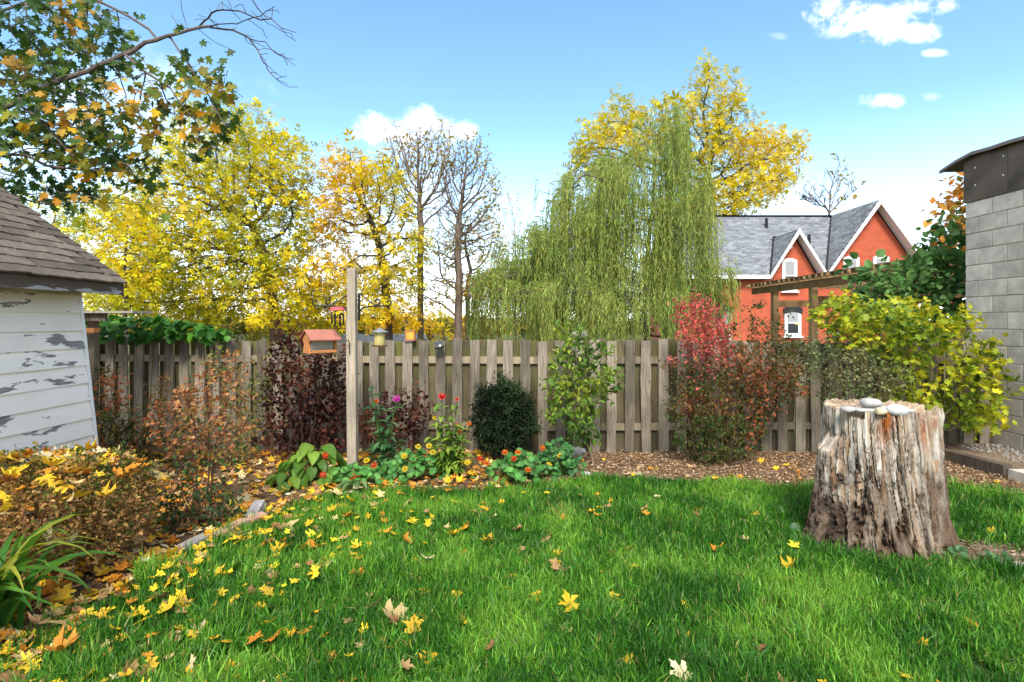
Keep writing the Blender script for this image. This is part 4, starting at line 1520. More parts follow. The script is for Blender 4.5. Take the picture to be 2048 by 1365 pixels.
# ------------------------------------------------------------------ maple reaching in from the left
def maple():
    t = thing('maple_tree', 'large maple reaching in from the left with green and orange leaves', 'tree', (-8.2, 7.0, 0))
    b = np.array([-8.2, 7.0, 0])
    fk = np.array([-8.0, 6.9, 2.6])
    limb1 = [fk, at(-250, 300, 6.4), at(0, 222, 6.0), at(95, 172, 5.9), at(185, 137, 5.8), at(280, 93, 5.7), at(368, 62, 5.6), at(455, 47, 5.5), at(505, 38, 5.5), at(535, 22, 5.45)]
    paths = [[b, fk, np.array([-7.6, 6.7, 5.2])], limb1,
             [at(420, 55, 5.55), at(500, 70, 5.5), at(545, 100, 5.45), at(585, 130, 5.4)],
             [at(395, 57, 5.6), at(415, 28, 5.6), at(470, 20, 5.5), at(540, 40, 5.4), at(592, 66, 5.35)],
             [at(500, 80, 5.5), at(525, 120, 5.5), at(540, 150, 5.5), at(575, 172, 5.45)],
             [at(315, 80, 5.65), at(275, 40, 5.7), at(180, -5, 5.8)],
             [np.array([-7.8, 6.8, 3.8]), at(-150, 120, 6.6), at(0, 22, 6.6), at(120, -12, 6.5)],
             [fk, at(-200, 300, 6.3), at(0, 338, 5.9), at(110, 385, 5.7), at(240, 402, 5.5), at(370, 412, 5.4)],
             [at(-100, 350, 6.2), at(0, 300, 6.0), at(150, 345, 5.8), at(270, 345, 5.6)],
             [at(-120, 320, 6.2), at(60, 415, 6.0), at(190, 402, 5.8), at(390, 417, 5.6)],
             [at(45, 215, 5.95), at(100, 260, 5.9), at(160, 330, 5.8)],
             [at(340, 75, 5.65), at(385, 140, 5.6), at(420, 200, 5.55), at(455, 255, 5.5)],
             [at(250, 110, 5.7), at(330, 170, 5.6), at(390, 240, 5.5), at(400, 290, 5.5)]]
    nodes, par = poly_nodes(paths)
    lst = ((60, 60, 90, 60, 1, .5), (170, 60, 80, 50, 1, .4), (230, 95, 45, 40, .8, .2), (60, 150, 80, 70, 1, .5), (130, 200, 90, 70, 1, .2), (40, 260, 70, 70, 1, .3), (150, 290, 100, 70, 1, .2), (250, 260, 55, 50, .9), (290, 200, 50, 45, .7, -.1),
           (240, 335, 50, 45, .8), (90, 370, 90, 45, .9, .3), (330, 185, 40, 40, .6, -.1), (395, 145, 50, 30, .35, -.2), (365, 150, 25, 22, .5, -.2), (440, 160, 30, 25, .3, -.2), (420, 215, 38, 35, .5, -.2), (445, 245, 24, 30, .5, -.2), (380, 275, 35, 30, .4, -.2), (230, 30, 40, 35, .2), (430, 25, 60, 26, .3, -.2), (530, 45, 60, 45, .35, -.4), (555, 130, 35, 40, .35, -.4), (420, 60, 60, 30, .3, -.3), (20, 60, 60, 60, 1, .4))
    A = blobs(1900, 5.9, lst, 0.8)
    nodes, par = colonize(A, nodes, par, 0.11, 0.13, 60, 0.0)
    R, tip = radii(par, 0.0034, 2.25)
    R = np.where(R > 0.012, 0.012 + (R - 0.012) * 0.75, R)
    wood_obj('trunk', nodes, par, R, (0.13, 0.10, 0.085), t)
    idx = np.where((R <= 0.0050) & (nodes[:, 0] > -6.8))[0]
    bare = (nodes[idx, 0] / nodes[idx, 1] * F + 1024 > 470) | ((nodes[idx, 2] > H + 560 / F * 5.5) & (nodes[idx, 0] / nodes[idx, 1] * F + 1024 > 265) & (rng.random(len(idx)) > .12))
    idx = idx[~bare]
    P = np.repeat(nodes[idx], 3, 0)
    P = P + rng.normal(0, 0.07, P.shape)
    n = len(P)
    D = unit(np.c_[rng.normal(0.25, 0.6, n), rng.normal(-0.2, 0.6, n), rng.normal(-0.75, 0.35, n)])
    N = unit(np.c_[rng.normal(0, 0.5, n), rng.normal(-0.6, 0.5, n), rng.normal(0.7, 0.4, n)])
    px = P[:, 0] / P[:, 1] * F + 1024
    py = HZ - (P[:, 2] - H) / P[:, 1] * F
    o = fbm(P, 1.5, 41, 3) + 0.30 * (5.75 - P[:, 1]) + 0.10 * np.clip((py - 120) / 300, -0.5, 1) + rng.normal(0, 0.06, n)
    G = pal(n, ((0.03, 0.075, 0.012), (0.07, 0.14, 0.018), (0.16, 0.22, 0.022)), P=P, s=1.2, seed=6)
    O = pal(n, ((0.30, 0.32, 0.02), (0.58, 0.46, 0.02), (0.84, 0.54, 0.02), (0.84, 0.34, 0.02), (0.44, 0.22, 0.02)), P=P, s=1.8, seed=7)
    w = np.clip((o - 0.56) / 0.22, 0, 1)[:, None]
    C = G * (1 - w) + O * w
    L = 0.092 * np.exp(rng.normal(0, 0.22, n))
    vis = (px > -20) & (px < 700) & (py > -20)
    order = np.argsort(np.where(vis, P[:, 1], 99) / L)
    big = order[:290]
    meshes = {}
    tms = [mk_maple(0.25, 0.14, s) for s in range(5)]
    for i in big:
        key = (int(rng.integers(5)), tuple(np.round(C[i] / 0.12).astype(int)))
        if key not in meshes:
            V, T = tms[key[0]]
            meshes[key] = mesh_data('leaf', V, [T], LEAFR, np.tile(C[i][None], (len(V), 1)))
        d = D[i]
        s = unit(np.cross(N[i], d))
        nn = np.cross(d, s)
        M = Matrix.Identity(4)
        for r in range(3):
            M[r][0], M[r][1], M[r][2], M[r][3] = d[r] * L[i], s[r] * L[i], nn[r] * L[i], P[i][r]
        put('leaf', meshes[key], t, M)
    rest = order[290:]
    a = leaf_arrays(P[rest], D[rest], N[rest], L[rest], L[rest], C[rest], MAPLE)
    cr = obj('crown', a[0], a[1], LEAF, t, a[2])
    cr['kind'] = 'stuff'


maple()


# ------------------------------------------------------------------ shrubs in the bed
def shrub(name, label, cat, Y, base, lst, nA, cols, tm, L, W, per, spread, r0=0.0022, D=0.07, dk=0.07, ry=0.3, stems=5, up=0.1, lim=2.2, bark=(0.10, 0.06, 0.04), keep=1.0, cs=3.0, seed=0, droop=0.1, singles=0, rbase=None, rs=0.05, ex=2.3, jit=0.15, extra=None):
    b = np.array([(base[0] - 1024) / F * Y, Y, 0.0])
    t = thing(name, label, cat, b)
    A = blobs(nA, Y, lst, ry)
    A = A[A[:, 2] > 0.02]
    nodes, par = [b + [0, 0, -0.02]], [-1]
    for k in range(stems):
        an = k / stems * 6.28 + rng.uniform(0, .6)
        o = np.array([math.cos(an), math.sin(an) * .7, 0]) * rs * rng.uniform(0.4, 1)
        nodes.append(b + o + [0, 0, 0.03])
        par.append(0)
        nodes.append(b + o * 1.6 + [0, 0, 0.10])
        par.append(len(nodes) - 2)
    nodes, par = colonize(A, nodes, par, D, dk, 90, up, 0.22)
    R, tip = radii(par, r0, ex)
    if rbase and R.max() > rbase:
        R = np.where(R > r0 * 1.5, r0 + (R - r0) * (rbase - r0) / (R.max() - r0), R)
    wood_obj('stems', nodes, par, R, bark, t, 0.006)
    arr, (P, Dd, N, Ls, Ws, C) = foliage(nodes, R, r0 * lim, per, spread, L, W, cols, tm, droop, cs, seed, keep, out=True, jit=jit)
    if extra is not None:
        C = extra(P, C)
    n = len(P)
    order = np.argsort(P[:, 1] - rng.random(n) * 0.2)
    cut = min(singles, n)
    if cut:
        meshes = {}
        for i in order[:cut]:
            key = tuple(np.round(C[i] / 0.1).astype(int))
            if key not in meshes:
                V, T = tm
                meshes[key] = mesh_data('leaf', V, [T], LEAFR, np.tile(C[i][None], (len(V), 1)))
            d = Dd[i]
            s = unit(np.cross(N[i], d))
            nn = np.cross(d, s)
            M = Matrix.Identity(4)
            for r in range(3):
                M[r][0], M[r][1], M[r][2], M[r][3] = d[r] * Ls[i], s[r] * Ws[i], nn[r] * Ls[i], P[i][r]
            put('leaf', meshes[key], t, M)
    rest = order[cut:]
    if len(rest):
        a = leaf_arrays(P[rest], Dd[rest], N[rest], Ls[rest], Ws[rest], C[rest], tm)
        f = obj('foliage', a[0], a[1], LEAF, t, a[2])
        if cut:
            f['kind'] = 'stuff'
    return t


# purple ninebark left of the post, and its darker neighbour behind the zinnias
PURP = ((0.030, 0.010, 0.010), (0.065, 0.02, 0.015), (0.12, 0.036, 0.022), (0.19, 0.065, 0.033))
shrub('purple_shrub', 'tall dark purple leaved shrub left of the feeder post', 'shrub', 6.15, (615, 930), ((615, 820, 75, 70), (570, 800, 45, 70), (660, 800, 45, 75), (600, 730, 45, 55), (560, 700, 20, 50, .6), (640, 730, 35, 50), (620, 880, 80, 35), (685, 740, 18, 45, .6), (572, 680, 10, 40, .9), (600, 680, 10, 30, .9), (545, 740, 12, 40, .8), (625, 690, 9, 30, .7), (540, 860, 20, 40, .7), (660, 705, 9, 25, .6)), 900, PURP, OVAL, 0.05, 0.036, 6, 0.04, up=0.3, stems=9, ry=0.3, seed=2, rbase=0.014)
shrub('purple_shrub', 'low dark purple shrub behind the zinnia plants', 'shrub', 6.2, (790, 930), ((790, 850, 60, 40), (745, 850, 40, 40), (830, 820, 35, 40), (790, 800, 30, 25, .5)), 380, PURP, OVAL, 0.045, 0.034, 7, 0.035, up=0.2, stems=6, ry=0.25, seed=4)
# orange pink barberry in the left bed
RUST = ((0.07, 0.11, 0.025), (0.16, 0.17, 0.04), (0.46, 0.20, 0.06), (0.60, 0.30, 0.13), (0.26, 0.08, 0.03))
shrub('autumn_shrub', 'rust and pink leaved shrub with upright brown stems in left bed', 'shrub', 4.25, (400, 1050), ((420, 810, 75, 65), (400, 890, 75, 60), (340, 850, 45, 60, .7), (470, 870, 45, 80, .7), (450, 740, 40, 45, .5), (380, 980, 70, 50), (400, 1030, 60, 35)), 900, RUST, OVAL, 0.034, 0.022, 6, 0.028, up=0.35, stems=8, ry=0.28, seed=6, bark=(0.09, 0.045, 0.03), rbase=0.016, rs=0.07,
      extra=lambda P, C: np.where(((HZ - (P[:, 2] - H) / P[:, 1] * F) > 900 + 30 * rng.normal(size=len(P)))[:, None] & (rng.random(len(P)) < .75)[:, None], np.array([[0.05, 0.11, 0.03]]) * np.exp(rng.normal(0, .35, (len(P), 1))), C))
shrub('green_shrub', 'sparse green shrub with tiny leaves before left end of fence', 'shrub', 6.0, (470, 940), ((480, 780, 50, 60), (440, 730, 30, 40, .6), (520, 760, 22, 70, .7), (330, 800, 35, 50, .7), (390, 860, 90, 50), (480, 860, 50, 60), (250, 860, 60, 50, .6)), 520, ((0.10, 0.13, 0.025), (0.18, 0.21, 0.04), (0.34, 0.32, 0.08), (0.30, 0.12, 0.04)), DIAMOND, 0.04, 0.024, 6, 0.035, up=0.2, stems=7, ry=0.2, seed=8, rbase=0.01)
shrub('spirea_shrub', 'orange tipped shrub against fence beside the shed corner', 'shrub', 6.1, (225, 960), ((210, 760, 40, 22, .8), (215, 810, 45, 30, .8), (240, 870, 70, 45), (200, 900, 60, 45), (290, 900, 50, 50)), 420, ((0.05, 0.07, 0.02), (0.10, 0.12, 0.03), (0.55, 0.16, 0.05), (0.62, 0.24, 0.10)), DIAMOND, 0.045, 0.028, 7, 0.035, up=0.2, stems=7, ry=0.22, seed=9, rbase=0.01,
      extra=lambda P, C: np.where((np.abs((HZ - (P[:, 2] - H) / P[:, 1] * F) - 790) < 40)[:, None] & (rng.random(len(P)) < .6)[:, None], np.array([[0.62, 0.18, 0.06]]), C))
# groundcover-like rose in the left bed
shrub('rose_bush', 'thorny low bush with small dark green leaves beside brick edging', 'shrub', 4.2, (440, 1075), ((410, 1040, 60, 30), (450, 1000, 40, 40, .7), (340, 1030, 50, 30, .5)), 380, ((0.02, 0.05, 0.02), (0.05, 0.10, 0.03), (0.08, 0.14, 0.04)), OVAL, 0.035, 0.026, 5, 0.03, ry=0.2, stems=5, seed=10)
# yew
shrub('yew_shrub', 'dense dark green rounded yew against the fence', 'shrub', 6.2, (1008, 925), ((1005, 842, 52, 55), (1010, 810, 42, 36), (990, 870, 40, 35), (1030, 870, 36, 40), (1008, 785, 28, 24, 1), (1004, 762, 12, 14, .6), (975, 810, 26, 35), (1045, 820, 22, 40), (965, 800, 9, 26, .8), (988, 782, 8, 16, .8), (1032, 785, 8, 18, .8), (1058, 810, 9, 22, .8), (955, 850, 14, 18, .8), (1062, 850, 12, 20, .8)), 700, ((0.008, 0.020, 0.008), (0.016, 0.038, 0.013), (0.028, 0.055, 0.018), (0.05, 0.085, 0.03)), DIAMOND, 0.05, 0.012, 34, 0.030, D=0.05, dk=0.05, ry=0.28, stems=4, up=0.2, seed=11, lim=2.6, bark=(0.06, 0.04, 0.025), rbase=0.02)
# burning bush
shrub('burning_bush', 'big bush with scarlet upper shoots and rust green lower leaves', 'shrub', 6.05, (1420, 925),
      ((1400, 640, 42, 50, 1.1), (1430, 670, 40, 40), (1370, 650, 25, 50, .8), (1440, 720, 75, 35), (1400, 780, 55, 55), (1480, 760, 60, 50), (1530, 720, 50, 50, 1.3), (1520, 800, 45, 50, 1.4), (1490, 850, 45, 45, 1.2), (1570, 760, 35, 45, 1.0), (1430, 850, 60, 50), (1410, 890, 55, 35, 1.6), (1420, 840, 70, 50, 1.3), (1580, 710, 40, 45, .8), (1530, 640, 40, 40, .35), (1460, 890, 50, 30), (1350, 810, 22, 40, .5), (1345, 730, 22, 18, .4)), 2200,
      ((0.05, 0.075, 0.022), (0.10, 0.12, 0.03), (0.18, 0.15, 0.04), (0.34, 0.13, 0.05)), OVAL, 0.036, 0.021, 11, 0.034, up=0.25, stems=11, ry=0.34, seed=14, rbase=0.014, rs=0.09, bark=(0.10, 0.06, 0.045),
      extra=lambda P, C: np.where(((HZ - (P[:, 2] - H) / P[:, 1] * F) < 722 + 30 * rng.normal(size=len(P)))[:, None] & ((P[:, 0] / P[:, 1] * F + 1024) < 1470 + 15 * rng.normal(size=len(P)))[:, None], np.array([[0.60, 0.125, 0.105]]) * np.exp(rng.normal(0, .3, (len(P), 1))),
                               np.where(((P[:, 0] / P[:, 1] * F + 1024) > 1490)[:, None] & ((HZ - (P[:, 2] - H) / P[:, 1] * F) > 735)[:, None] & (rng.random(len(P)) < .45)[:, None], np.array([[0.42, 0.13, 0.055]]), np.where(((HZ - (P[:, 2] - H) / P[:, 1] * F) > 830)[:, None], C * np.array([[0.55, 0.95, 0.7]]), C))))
# pale twiggy shrub between bush and maple-like shrub
shrub('grey_shrub', 'wispy grey green shrub behind the stump', 'shrub', 6.0, (1700, 925), ((1640, 730, 55, 40), (1710, 740, 60, 50), (1770, 760, 45, 45), (1690, 790, 70, 30), (1600, 760, 35, 30, .5), (1640, 690, 40, 22, .6)), 620, ((0.07, 0.11, 0.035), (0.14, 0.20, 0.065), (0.28, 0.33, 0.14), (0.24, 0.20, 0.08)), OVAL, 0.036, 0.02, 9, 0.04, up=0.25, stems=6, ry=0.25, seed=15, rbase=0.012)
LIME = ((0.10, 0.17, 0.015), (0.25, 0.34, 0.02), (0.46, 0.50, 0.025), (0.66, 0.58, 0.03))
shrub('lime_shrub', 'bright yellow green leafy shrub beside the block wall', 'shrub', 6.25, (1850, 925),
      ((1720, 640, 70, 35), (1800, 640, 80, 40), (1880, 670, 70, 45), (1760, 690, 70, 30), (1850, 730, 90, 45), (1940, 740, 45, 50, .8), (1700, 670, 50, 30), (1820, 790, 60, 35, .8), (1900, 810, 65, 45, .8), (1960, 790, 45, 40, .6), (1850, 850, 60, 28, 1), (1920, 650, 30, 30, .6), (1975, 720, 35, 45, .9), (1960, 840, 45, 30, .9), (1660, 640, 40, 30, .7), (1690, 610, 40, 25, .7), (2000, 780, 20, 30, .5), (1780, 820, 40, 30, .7)), 750,
      LIME, MAPLE, 0.060, 0.060, 9, 0.055, up=0.12, stems=7, ry=0.34, seed=16, rbase=0.02, D=0.09, dk=0.1, singles=280, bark=(0.09, 0.065, 0.045))
shrub('lilac_shrub', 'green heart leaved shrub climbing over the pergola end', 'shrub', 7.9, (1850, 900),
      ((1850, 560, 70, 45), (1790, 580, 55, 40), (1900, 520, 35, 60), (1880, 600, 60, 45), (1760, 620, 50, 35), (1740, 560, 25, 25, .4), (1830, 630, 80, 35), (1915, 470, 20, 40, .6), (1740, 600, 40, 40, .8), (1860, 500, 30, 40, .6), (1720, 560, 30, 20, .3)), 520,
      ((0.035, 0.09, 0.022), (0.06, 0.15, 0.035), (0.10, 0.23, 0.055), (0.18, 0.32, 0.09)), mk_oval(0.5, 0.14, -0.2), 0.105, 0.085, 7, 0.08, up=0.2, stems=5, ry=0.5, seed=18, rbase=0.03, D=0.12, dk=0.13, singles=260, cs=1.6)


# young leaning tree
def young_tree():
    Y = 6.0
    b = gp(1187, 928)
    t = thing('young_tree', 'young leafy green tree with pale leaning trunk before the fence', 'tree', b)
    lst = ((1150, 720, 45, 40), (1140, 780, 45, 40), (1180, 780, 40, 40), (1160, 840, 40, 35), (1150, 690, 30, 25), (1210, 750, 30, 30, .6), (1110, 740, 25, 35, .5), (1130, 660, 22, 22, .5), (1210, 700, 22, 20, .4), (1225, 775, 16, 16, .4), (1110, 820, 26, 25, .4), (1175, 870, 25, 22))
    A = blobs(480, Y, lst, 0.3)
    nodes, par = poly_nodes([[b - [0, 0, .02], at(1176, 890, 6.05), at(1165, 830, 6.0), at(1158, 740, 6.0)]])
    nodes, par = colonize(A, nodes, par, 0.07, 0.08, 60, 0.15)
    R, _ = radii(par, 0.002, 2.2)
    R = np.where(R > 0.004, 0.004 + (R - 0.004) * 0.9, R)
    wood_obj('trunk', nodes, par, R, (0.30, 0.22, 0.14), t, 0.006)
    foliage(nodes, R, 0.0042, 8, 0.04, 0.062, 0.034, ((0.06, 0.13, 0.02), (0.12, 0.23, 0.03), (0.22, 0.34, 0.04), (0.36, 0.40, 0.05)), OVAL, 0.35, 2.5, 3, 1.0, 'crown', t)
    # pale seed head at the top
    p = at(1160, 668, 6.0)
    m = MB()
    for k in range(26):
        d = unit(np.array([rng.normal(), rng.normal(), abs(rng.normal()) * 0.5]))
        m.tube([p + [0, 0, -.05], p + d * [0.09, 0.09, 0.05]], [0.0025, 0.005], 4)
    m.build('seed_head', flat_mat('seed_head', (0.45, 0.42, 0.33), 0.9), t)


young_tree()


# clipped hedge, lower left
def hedge():
    Y0, Y1, X0, X1, h = 3.10, 3.90, -3.60, -2.36, 0.66
    t = thing('clipped_hedge', 'low clipped hedge covered with fallen maple leaves by the shed', 'hedge', (-2.9, 3.6, 0))
    n = 2600
    q = rng.normal(size=(n, 3))
    q = q / (np.abs(q) ** 3.2).sum(1, keepdims=True) ** (1 / 3.2)          # rounded box
    q *= (0.80 + 0.20 * rng.random((n, 1))) * np.where(rng.random((n, 1)) < .3, rng.random((n, 1)) ** .4, 1)
    A = np.c_[(X0 + X1) / 2 + q[:, 0] * (X1 - X0) / 2, (Y0 + Y1) / 2 + q[:, 1] * (Y1 - Y0) / 2, 0.36 + q[:, 2] * 0.31]
    A[:, 2] += 0.03 * np.sin(A[:, 0] * 9) + 0.02 * rng.normal(size=n)
    A = A[A[:, 2] > 0.05]
    nodes, par = [], []
    for x in np.arange(X0 + .15, X1, 0.28):
        for y in (3.3, 3.5, 3.7):
            nodes.append(np.array([x, y, -0.02]) + rng.normal(0, .03, 3) * [1, 1, 0])
            par.append(-1)
    nodes, par = colonize(A, nodes, par, 0.05, 0.055, 60, 0.25, 0.25)
    R, _ = radii(par, 0.0022, 2.5)
    wood_obj('stems', nodes, par, R, (0.24, 0.15, 0.085), t, 0.005)
    arr, (P, D, N, L, W, C) = foliage(nodes, R, 0.0036, 28, 0.034, 0.023, 0.0135, ((0.04, 0.08, 0.015), (0.10, 0.15, 0.025), (0.22, 0.21, 0.04), (0.50, 0.27, 0.07)), OVAL, 0, 4, 2, 1.0, out=True)
    br = (P[:, 2] < h - 0.12 + rng.normal(0, .06, len(P)))
    keep = ~(br & (rng.random(len(P)) < 0.12))
    brown = br & (rng.random(len(P)) < 0.75)
    C[brown] = np.array([[0.36, 0.20, 0.075]]) * np.exp(rng.normal(0, .4, (brown.sum(), 1)))
    a = leaf_arrays(P[keep], D[keep], N[keep], L[keep], W[keep], C[keep], OVAL)
    obj('foliage', a[0], a[1], LEAF, t, a[2])
    # fresh shoots sticking out of the top
    ps, ds, cs_ = [], [], []
    for px, py in ((255, 895), (225, 905), (330, 900), (345, 890), (370, 905), (130, 930), (150, 925), (60, 960), (20, 965), (190, 915)):
        b = at(px * 0.72, py + 22, 3.75)
        for k in range(16):
            ps.append(b + np.array([rng.normal(0, .006), rng.normal(0, .006), 0.006 * k]))
            ds.append([rng.normal(), rng.normal(), 0.6])
            cs_.append(np.array([0.05, 0.11, 0.03]) * rng.uniform(.7, 1.3))
    ps, ds = np.array(ps), np.array(ds)
    a = leaf_arrays(ps, ds, rdir(len(ps)) + [0, 0, .6], 0.028, 0.014, np.array(cs_), OVAL)
    obj('shoots', a[0], a[1], LEAF, t, a[2])['kind'] = 'stuff'
    return X0, X1, Y0, Y1, h


HEDGE = hedge()


# ------------------------------------------------------------------ broad-leaved plants with single leaves
def blade_mesh(name, L, w, bend, seed, mat, col, n=9, tipf=1.0, fold=0.25):
    """a long strap leaf arching over; base at the origin, leaning towards +x"""
    u = np.linspace(0, 1, n)
    th = np.pi / 2 - bend * u ** 1.3
    ds = L / (n - 1)
    x = np.concatenate([[0], np.cumsum(np.cos(th[:-1]) * ds)])
    z = np.concatenate([[0], np.cumsum(np.sin(th[:-1]) * ds)])
    pw = w * np.clip(np.minimum(1, (1 - u) * 2.2), 0, 1) ** 0.8
    V = []
    for i in range(n):
        V += [[x[i], -pw[i], z[i] + fold * pw[i]], [x[i], 0, z[i]], [x[i], pw[i], z[i] + fold * pw[i]]]
    Q = [[3 * i + j, 3 * i + j + 1, 3 * (i + 1) + j + 1, 3 * (i + 1) + j] for i in range(n - 1) for j in (0, 1)]
    C = np.tile(np.array([col]), (len(V), 1))
    return mesh_data(name, V, [np.array(Q)], mat, C, True)


def daylily():
    b = np.array([-2.62, 2.78, 0])
    t = thing('daylily_plant', 'daylily clump with long arching green strap leaves, lower left corner', 'plant', b)
    vs = [blade_mesh('leaf', 0.62 + 0.05 * k, 0.021, 1.7 + 0.16 * k, k, LEAFR, c) for k, c in enumerate(((0.06, 0.20, 0.025), (0.05, 0.17, 0.022), (0.09, 0.26, 0.03), (0.13, 0.30, 0.03), (0.06, 0.19, 0.025), (0.10, 0.24, 0.03), (0.34, 0.36, 0.04)))]
    for k in range(62):
        an = rng.uniform(-1.9, 1.6) if k % 4 else rng.uniform(0, 6.28)
        o = b + np.r_[rng.normal(0, 0.05, 2), -0.01]
        M = Matrix.Translation(Vector(o)) @ Matrix.Rotation(an, 4, 'Z') @ Matrix.Rotation(rng.normal(0.1, 0.15), 4, 'Y') @ Matrix.Rotation(rng.normal(0, .25), 4, 'X') @ Matrix.Scale(rng.uniform(0.75, 1.1), 4)
        put('leaf', vs[rng.integers(7)], t, M)


daylily()


def hosta_mesh(L, w, col, seed):
    V, T = mk_oval(0.5, 0.16, -0.35, 8)
    V = V * np.array([L, w, L])
    c = np.tile(np.array([col]), (len(V), 1))
    mid = np.abs(V[:, 1]) < 1e-6
    c[mid] *= 1.3
    return mesh_data('leaf', V, [T], LEAFR, c, True)


def rosette(name, label, cat, b, cols, count, L, w, stalk, rise, spread, seed=0, front=False):
    t = thing(name, label, cat, b)
    vs = [hosta_mesh(L, w, c, i) for i, c in enumerate(cols)]
    st = MB()
    for k in range(count):
        an = k * 2.4 + rng.uniform(-.3, .3)
        q = (k + 0.5) / count
        rad = spread * math.sqrt(q)
        z = rise * (1 - 0.75 * q) * rng.uniform(0.8, 1.15)
        tip = b + np.array([math.cos(an) * rad, math.sin(an) * rad * 0.8, z])
        st.tube([b + [0, 0, -.01], b + np.array([math.cos(an) * rad * .4, math.sin(an) * rad * .3, z * .75]), tip], 0.004, 4)
        M = Matrix.Translation(Vector(tip)) @ Matrix.Rotation(an, 4, 'Z') @ Matrix.Rotation(0.25 + 0.75 * q + rng.normal(0, .15), 4, 'Y') @ Matrix.Rotation(rng.normal(0, .2), 4, 'X') @ Matrix.Scale(rng.uniform(0.75, 1.15), 4)
        put('leaf', vs[rng.integers(len(vs))], t, M)
    me = st.data('stalks', LEAF)
    me.attributes.new('Col', 'FLOAT_COLOR', 'POINT').data.foreach_set('color', np.tile(np.array([0.12, 0.2, 0.04, 1], np.float32), len(me.vertices)))
    put('stalks', me, t)
    return t


HOST = ((0.10, 0.22, 0.025), (0.14, 0.28, 0.03), (0.20, 0.33, 0.04), (0.08, 0.18, 0.02))
rosette('hosta_plant', 'hosta clump with broad ribbed green leaves at the foot of the post', 'plant', gp(628, 962), HOST, 46, 0.17, 0.12, 0.2, 0.34, 0.30)
rosette('hosta_plant', 'small dark hosta at the left edge of the larger clump', 'plant', gp(572, 975), HOST, 16, 0.14, 0.10, 0.2, 0.16, 0.16)
VARI = ((0.10, 0.18, 0.05), (0.20, 0.27, 0.10), (0.08, 0.16, 0.04))
rosette('hosta_plant', 'small variegated hosta in front of the wooden post', 'plant', gp(712, 985), VARI, 22, 0.12, 0.05, 0.2, 0.12, 0.12)


def round_leaf(col, seed):
    r = np.random.default_rng(seed)
    O = [(math.cos(a) * (1 + r.normal(0, .04)), math.sin(a) * (1 + r.normal(0, .04)), -0.10 + r.normal(0, .05)) for a in np.linspace(0, 6.283, 11)[:-1]]
    V, T = fan(O, (0.1, 0, 0.04))
    c = np.tile(np.array([col]), (len(V), 1))
    c[0] *= 1.5
    return mesh_data('leaf', V, [T], LEAFR, c)


def petal_flower(col, rad, layers, name='flower', dome=0.5, centre=(0.5, 0.3, 0.03)):
    Vs, Ts, Cs, n = [], [], [], 0
    for l in range(layers):
        cnt = max(5, 12 - 2 * l)
        rr = rad * (1 - 0.22 * l)
        tilt = 0.1 + dome * l / max(1, layers - 1) * 1.4
        for k in range(cnt):
            an = k / cnt * 6.283 + l * 0.4
            d = np.array([math.cos(an) * math.cos(tilt), math.sin(an) * math.cos(tilt), math.sin(tilt)])
            s = np.array([-math.sin(an), math.cos(an), 0])
            b = np.array([0, 0, 0.006 * l])
            w = rr * 2.4 / cnt
            V = [b, b + d * rr * .55 - s * w, b + d * rr + [0, 0, -0.1 * rr], b + d * rr * .55 + s * w]
            Vs += V
            Ts += [[n, n + 1, n + 2], [n, n + 2, n + 3]]
            f = rng.uniform(.8, 1.15)
            Cs += [np.array(col) * f * .7] + [np.array(col) * f] * 3
            n += 4
    k = len(Vs)
    for i in range(6):
        an = i / 6 * 6.283
        Vs.append(np.array([math.cos(an) * rad * .22, math.sin(an) * rad * .22, 0.006 * layers + rad * .12]))
        Cs.append(np.array(centre))
    Ts += [[k, k + 1, k + 2], [k, k + 2, k + 3], [k, k + 3, k + 4], [k, k + 4, k + 5]]
    return mesh_data(name, np.array(Vs), [np.array(Ts)], LEAF, np.array(Cs))


ORANGE, SCARLET, YELLOW = (0.78, 0.16, 0.012), (0.72, 0.045, 0.012), (0.80, 0.60, 0.03)


def face_cam(p, tilt):
    """flower axis turned part way to the viewer side"""
    return Matrix.Translation(Vector(p)) @ Matrix.Rotation(rng.normal(0, .4), 4, 'Z') @ Matrix.Rotation(tilt, 4, 'X')


